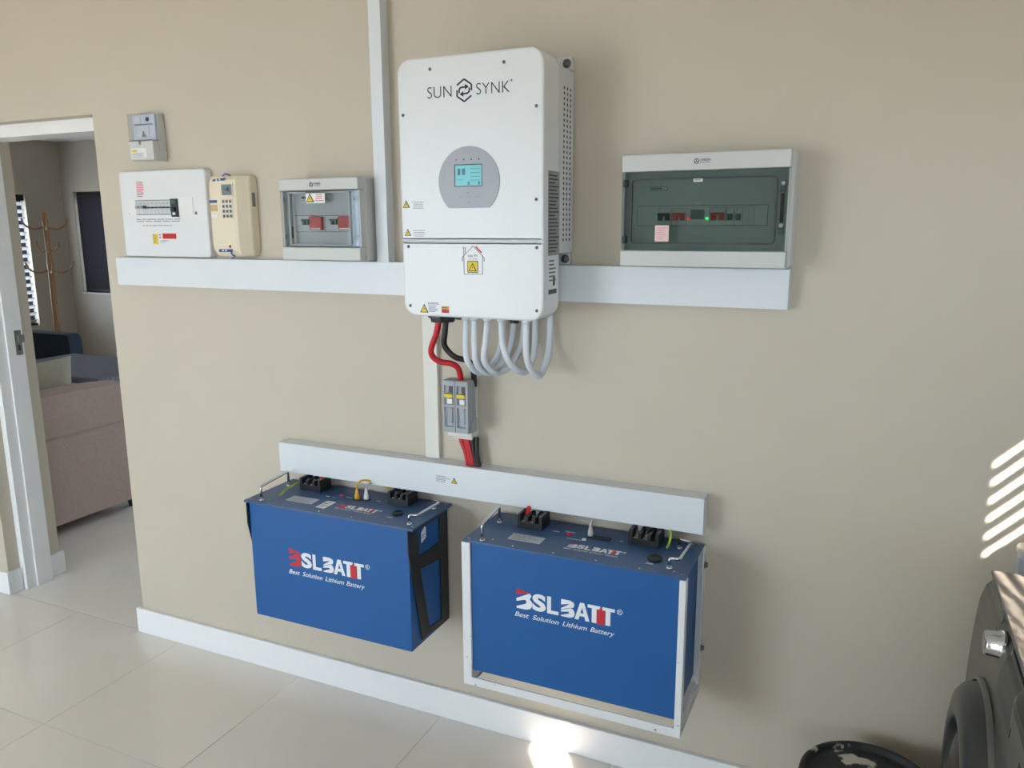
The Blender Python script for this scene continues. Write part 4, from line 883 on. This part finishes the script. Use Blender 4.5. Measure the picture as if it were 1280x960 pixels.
AW = 0.026; TH = 0.004
def angle_v(x0, x1, y0, y1, nm='upright'):
    return bx(nm, FRAMEWHITE, fr, x0, x1, y0, y1, fz, 0.7605, 0.0006)
MB().box(fx0, fx0+AW, fyf, fyf+TH, fz, 0.7605).box(fx0, fx0+TH, fyf+TH, fyf+AW, fz, 0.7605).build('upright', FRAMEWHITE, fr)
MB().box(fx1-0.0165, fx1, fyf, fyf+TH, fz, 0.7605).box(fx1-TH, fx1, fyf+TH, fyf+AW, fz, 0.7605).build('upright', FRAMEWHITE, fr)
MB().box(fx0, fx0+AW, fyb-TH, fyb, fz, 0.7605).box(fx0, fx0+TH, fyb-AW, fyb-TH, fz, 0.7605).build('upright', FRAMEWHITE, fr)
MB().box(fx1-AW, fx1, fyb-TH, fyb, fz, 0.7605).box(fx1-TH, fx1, fyb-AW, fyb-TH, fz, 0.7605).build('upright', FRAMEWHITE, fr)
MB().box(fx0+AW, fx1-0.0165, fyf, fyf+TH, fz, fz+0.025).box(fx0+AW, fx1-0.0165, fyf+TH, fyf+AW, fz, fz+TH).build('bottom_rail', FRAMEWHITE, fr)
MB().box(fx0+AW, fx1-AW, fyb-TH, fyb, fz, fz+0.025).build('bottom_rail', FRAMEWHITE, fr)
for x0, x1 in ((fx0, fx0+TH), (fx1-TH, fx1)):
    MB().box(x0, x1, fyf+AW, fyb-AW, fz, fz+0.025).box(x0 if x0 == fx0 else x1-AW, x0+AW if x0 == fx0 else x1, fyf+AW, fyb-AW, fz, fz+TH).build('side_rail', FRAMEWHITE, fr)
    MB().prism([(-0.23, fz+0.004), (-0.20, fz+0.004), (-0.05, fz+0.025), (-0.05, fz+0.0455), (-0.23, fz+0.0455), (-0.23, fz+0.025)], 'x', x0+(0.004 if x0 == fx0 else -0.018), x1+(0.018 if x0 == fx0 else -0.004)).build('support_bar', FRAMEWHITE, fr)
for z in (0.706, 0.454):
    MB().lathe([(0.010, 0), (0.010, 0.003), (0.007, 0.003), (0.007, 0.009), (0, 0.009)], (fx1, -0.014, z), 'x', 6, smooth=False).build('bolt', SCREW, fr)

# small wiring on the batteries
cable('earth_wire', [(-1.712, -0.066, 0.790), (-1.722, -0.085, 0.789), (-1.728, -0.130, 0.783), (-1.728, -0.162, 0.776), (-1.728, -0.176, 0.7715)], 0.0034, EARTH, 'green and yellow earth wire lying on top of left battery')
cable('earth_wire', [(-0.478, -0.05, 0.810), (-0.466, -0.060, 0.808), (-0.460, -0.080, 0.797), (-0.462, -0.090, 0.780), (-0.465, -0.092, 0.7705)], 0.0034, EARTH, 'green and yellow earth wire hanging at right end of right battery')
def net_cable(x, y, z, mb_, m, pts, label, nm='network_cable'):
    t = thing(nm, (x, y, z), label, 'cable')
    MB().lathe([(0.007, 0), (0.0085, 0.004), (0.008, 0.012), (0.0045, 0.028), (0.003, 0.036)], (x, y, z), 'z', 12).build('plug_boot', mb_, t)
    MB().tube(catmull(pts, 6), 0.0030, 8).build('cord', m, t)
net_cable(-1.474, -0.103, L1+0.003, YELCAB, YELCAB, [(-1.474, -0.103, 0.803), (-1.473, -0.098, 0.822), (-1.466, -0.080, 0.828), (-1.445, -0.055, 0.820), (-1.41, -0.035, 0.802), (-1.385, -0.026, 0.795), (-1.37, -0.022, 0.8105)], 'yellow network cable plugged into top of left battery')
net_cable(-1.4455, -0.093, L1+0.003, PAPER, GREYCAB, [(-1.4455, -0.093, 0.803), (-1.446, -0.085, 0.812), (-1.448, -0.070, 0.817), (-1.450, -0.050, 0.8105)], 'white network plug standing on top of left battery')
net_cable(-0.684, -0.096, L2+0.006, GREYCAB, GREYCAB, [(-0.684, -0.096, 0.806), (-0.682, -0.085, 0.815), (-0.69, -0.065, 0.800), (-0.715, -0.045, 0.79), (-0.75, -0.035, 0.795), (-0.79, -0.03, 0.8105)], 'thin grey network cable plugged into top of right battery')
def lug(x, y, z, m, label):
    t = thing('power_cable', (x, y, z), label, 'cable')
    MB().tube(catmull([(x, y, z+0.003), (x, y+0.012, z+0.020), (x, y+0.022, z+0.0258)]), 0.0075, 10).build('cable_end', m, t)
lug(-1.648, -0.0585, 0.7965, CABLERED, 'short red cable end on the left battery terminal')
lug(-1.346, -0.0585, 0.7965, CABLEBLK, 'short black cable end on the left battery terminal')
lug(-0.8885, -0.078, 0.788, CABLERED, 'short red cable end on the right battery terminal')
lug(-0.528, -0.0655, 0.788, CABLEBLK, 'short black cable end on the right battery terminal')

# ================================================================== washing machine, container, bucket, bin
WX, WY0, WY1, WZT = 0.287, -0.752, -0.150, 0.868
wm = thing('washing_machine', (0.58, -0.45, 0), 'dark silver front-loading washing machine at right edge of photo', 'washing machine')
prof = [(WX+0.595, 0.02), (WX+0.595, WZT-0.02), (WX+0.005, WZT-0.02), (WX-0.008, WZT-0.035), (WX-0.017, WZT-0.07), (WX-0.022, WZT-0.13), (WX-0.026, WZT-0.22), (WX-0.028, 0.45), (WX-0.026, 0.02)]
MB().prism([(a, b) for a, b in prof], 'y', WY1, WY0).build('body', WMSILVER, wm)
tp = MB().prism([(WX+0.6, WZT-0.0198), (WX+0.6, WZT-0.003), (WX+0.597, WZT), (WX+0.002, WZT), (WX-0.002, WZT-0.004), (WX+0.003, WZT-0.0198)], 'y', WY1+0.0005, WY0-0.0005).build('top_panel', WMTOP, wm)
printed('top_seam', [rect(WX+0.085, WX+0.0875, WY0+0.02, WY1-0.02), rect(WX+0.085, WX+0.58, WY1-0.022, WY1-0.0195)], ('z', WZT), GAP, tp, 0.0003)
KY, KZ = -0.43, 0.826
def face_x(z):                                     # front face of the cabinet at height z
    pf = [(p[1], p[0]) for p in prof[2:]]
    for (za, xa), (zb, xb) in zip(pf, pf[1:]):
        if zb <= z <= za: return xa+(xb-xa)*(za-z)/(za-zb)
    return WX
kx = face_x(KZ)
kn = MB().lathe([(0.029, 0.008), (0.029, -0.004), (0.026, -0.006), (0.0245, -0.026), (0.022, -0.030), (0, -0.030)], (kx, KY, KZ), 'x', 28).build('program_knob', CHROME, wm)
bx('knob_mark', GAP, kn, kx-0.0305, kx-0.0299, KY-0.001, KY+0.001, KZ+0.006, KZ+0.020)
def face_strip(name, y0, y1, z0, z1, m, t=0.0009):
    zz = [z0+(z1-z0)*k/6 for k in range(10)]
    MB().prism([(face_x(z)-t, z) for z in zz]+[(face_x(z)+0.002, z) for z in zz[::-1]], 'y', y0, y1).build(name, m, wm)
face_strip('display_strip', -0.49, -0.66, 0.768, 0.822, WMDARK)
face_strip('detergent_drawer', -0.172, -0.36, 0.765, 0.828, WMSILVER)
DYC, DZC, DX = -0.451, 0.50, WX-0.027
dor = MB().lathe([(0.225, 0.002), (0.222, -0.012), (0.215, -0.028), (0.200, -0.040), (0.175, -0.046), (0.150, -0.045), (0.140, -0.036), (0.138, 0.0)], (DX, DYC, DZC), 'x', 48, caps=False).build('door_ring', WMDARK, wm)
MB().lathe([(0.140, -0.020), (0.120, -0.034), (0.08, -0.044), (0, -0.050)], (DX, DYC, DZC), 'x', 40).build('door_glass', WMGLASS, wm)
MB().lathe([(0.232, 0.003), (0.232, -0.005), (0.226, -0.008)], (DX, DYC, DZC), 'x', 48, caps=False).build('door_bezel', WMSILVER, wm)
for yy in (-0.69, -0.21):
    for xx in (0.33, 0.82): MB().lathe([(0.02, 0.0003), (0.02, 0.012), (0.012, 0.021)], (xx, yy, 0), 'z', 12).build('foot', BLACKP, wm)
ct = thing('storage_box', (0.48, -0.052, 0), 'grey rounded plastic box showing behind the washing machine by the wall', 'box')
MB().prism(rrect(0.349, 0.62, -0.082, -0.022, 0.025), 'z', 0.887, 0.0006, bev=0.012).build('box_body', FUSEGREY, ct)
MB().prism(rrect(0.345, 0.624, -0.086, -0.018, 0.028), 'z', 0.901, 0.8875, bev=0.006).build('box_lid', mat('pale_grey_plastic', (176, 172, 166), 0.35), ct)

bk = thing('paint_bucket', (0.075, -0.232, 0), 'black paint-spattered bucket with lid standing against the wall', 'bucket')
BC = (0.075, -0.232, 0.0004)
MB().lathe([(0.0, 0.0), (0.125, 0.0), (0.128, 0.006), (0.143, 0.285), (0.150, 0.286), (0.150, 0.293), (0.143, 0.294)], BC, 'z', 48).build('pail', BUCKET, bk)
MB().lathe([(0.144, 0.2945), (0.157, 0.296), (0.160, 0.306), (0.158, 0.317), (0.152, 0.321), (0.146, 0.318), (0.143, 0.308), (0.139, 0.3055), (0.132, 0.3065), (0.0, 0.3085)], BC, 'z', 56).build('lid', BUCKETLID, bk)
MB().tube([(0.075+0.153*math.cos(a), -0.232+0.153*math.sin(a)*0.98, 0.262-0.05*abs(math.sin(a))) for a in [math.pi+math.pi*k/24 for k in range(25)]], 0.0028, 8).build('wire_handle', SCREW, bk)

lbn = thing('laundry_bin', (0.62, -1.06, 0), 'dark plastic bin with rolled rim at bottom right corner, nearest the camera', 'bin')
MB().prism(rrect(0.245, 0.90, -1.30, -0.80, 0.10), 'z', 0.0006, 0.93).build('bin_body', BLACKP, lbn)
MB().prism(rrect(0.225, 0.915, -1.32, -0.785, 0.115, 10), 'z', 0.965, 0.925, bev=0.012).build('bin_rim', WMDARK, lbn)

# ================================================================== lounge seen through the door
ac = thing('armchair', (-4.35, 0.74, 0), 'dusty pink upholstered armchair just beyond the doorway', 'armchair')
def arm(x0, x1, y0, y1, nm='arm'):
    # upholstered panel with a seam and a softly rolled, arched top
    n = 14; vs = []; fs = []; sect = [(0, 0.062), (0, 0.52), (0.006, 0.53), (-0.006, 0.545), (-0.012, 0.65), (0.0, 0.715), (0.03, 0.745), (0.5, 0.758), (0.97, 0.745), (1.0, 0.715), (1.0, 0.062)]
    for i in range(n+1):
        t = i/n; y = y0+(y1-y0)*t; arch = 0.018*(1-(2*t-0.9)**2)
        if t in (0, 1): arch -= 0.025
        for a, z in sect:
            xx = x1-(a if abs(a) < 0.02 else a*(x1-x0)) if a < 0.5 else x1-a*(x1-x0)
            vs.append((xx, y, z+(arch if z > 0.7 else 0)))
    m_ = len(sect)
    for i in range(n):
        for k in range(m_):
            j = (k+1) % m_; fs.append((i*m_+k, (i+1)*m_+k, (i+1)*m_+j, i*m_+j))
    fs += [tuple(range(m_)), tuple(range(n*m_, (n+1)*m_))]
    return MB().add(vs, fs, False).build(nm, SOFA, ac)
arm(-4.12, -3.895, 0.34, 1.12); arm(-4.80, -4.60, 0.34, 1.12)
bx('backrest', SOFA, ac, -4.60, -4.12, 0.99, 1.14, 0.062, 0.70, 0.04, 4)
bx('seat_base', SOFA, ac, -4.60, -4.12, 0.36, 0.99, 0.062, 0.30, 0.01)
bx('seat_cushion', SOFA, ac, -4.595, -4.125, 0.35, 0.985, 0.302, 0.46, 0.04, 4)
for x in (-4.74, -3.955):
    for y in (0.39, 1.06): MB().lathe([(0.016, 0.0004), (0.024, 0.062)], (x, y, 0), 'z', 12).build('foot', BLACKP, ac)
def puff(w_, h, d_, n=10):
    vs = []; fs = []
    for s_ in (1, -1):
        for i in range(n+1):
            for j in range(n+1):
                u, v = 2*i/n-1, 2*j/n-1; t = d_/2*((1-u**4)*(1-v**4))**0.5
                k = 1-0.06*(abs(u)*abs(v))*0-0.05*(1-abs(u))*abs(v)**3*0
                vs.append((u*w_/2*(1-0.05*(1-v*v)), s_*t, v*h/2*(1-0.05*(1-u*u))))
    N = (n+1)**2
    for s_ in (0, 1):
        for i in range(n):
            for j in range(n): fs.append(tuple(s_*N+q for q in (i*(n+1)+j, (i+1)*(n+1)+j, (i+1)*(n+1)+j+1, i*(n+1)+j+1)))
    return vs, fs
vs, fs = puff(0.46, 0.44, 0.13)
Mx = Matrix.Translation((-4.205, 0.722, 0.688)) @ Matrix.Rotation(R(90), 4, 'Z') @ Matrix.Rotation(R(3), 4, 'X')
cu = MB().add([Mx @ Vector(v) for v in vs], fs, True).build('cushion', PILLOW, None); tag(cu, 'square beige cushion leaning on the pink armchair', 'cushion')
ot = thing('sofa', (-4.93, 1.58, 0), 'low navy upholstered seat behind the pink armchair', 'sofa')
bx('seat_block', NAVYF, ot, -5.455, -4.395, 1.27, 1.90, 0.05, 0.655, 0.03, 3)
for x in (-5.38, -4.47):
    for y in (1.34, 1.83): MB().lathe([(0.018, 0.0004), (0.022, 0.052)], (x, y, 0), 'z', 10).build('foot', BLACKP, ot)
tag(bx('throw_blanket', THROW, None, -5.47, -4.38, 1.257, 1.915, 0.656, 0.70, 0.012, 3), 'grey striped blanket spread over the low navy seat', 'blanket')
nc = thing('chair', (-6.05, 1.95, 0), 'navy velvet chair standing behind the grey striped blanket', 'chair')
MB().prism(rrect(-6.40, -5.75, 0.30, 0.80, 0.06), 'y', 2.09, 2.21).build('backrest', NAVYF, nc, 0.01)
bx('seat', NAVYF, nc, -6.38, -5.77, 1.97, 2.09, 0.30, 0.47, 0.03, 3)
for x in (-6.33, -5.82):
    for y in (2.0, 2.17): MB().lathe([(0.012, 0.0004), (0.02, 0.302)], (x, y, 0), 'z', 10).build('leg', BLACKP, nc)
cs = thing('coat_stand', (-7.6, 3.34, 0), 'wooden coat stand with curved hooks in the lounge corner', 'coat stand')
MB().tube([(-7.6, 3.34, 0.03), (-7.6, 3.34, 0.9), (-7.6, 3.345, 1.776)], 0.03, 12, rad=lambda t: 0.034-0.012*t).build('pole', WOOD, cs)
MB().lathe([(0.0, 0.0), (0.19, 0.0), (0.19, 0.02), (0.06, 0.035), (0.04, 0.05)], (-7.6, 3.34, 0.0004), 'z', 24).build('base', WOOD, cs)
for zz, ln in ((1.625, 0.20), (1.40, 0.10), (1.195, 0.21)):
    for a in (60, 150, 240, 330):
        dx, dy_ = math.cos(R(a)), math.sin(R(a))
        pts = [(-7.6+dx*0.02, 3.34+dy_*0.02, zz), (-7.6+dx*ln*0.55, 3.34+dy_*ln*0.55, zz-0.015), (-7.6+dx*ln*0.9, 3.34+dy_*ln*0.9, zz+0.03), (-7.6+dx*ln, 3.34+dy_*ln, zz+0.09)]
        MB().tube(catmull(pts, 5), 0.009, 8).build('hook', WOOD, cs)
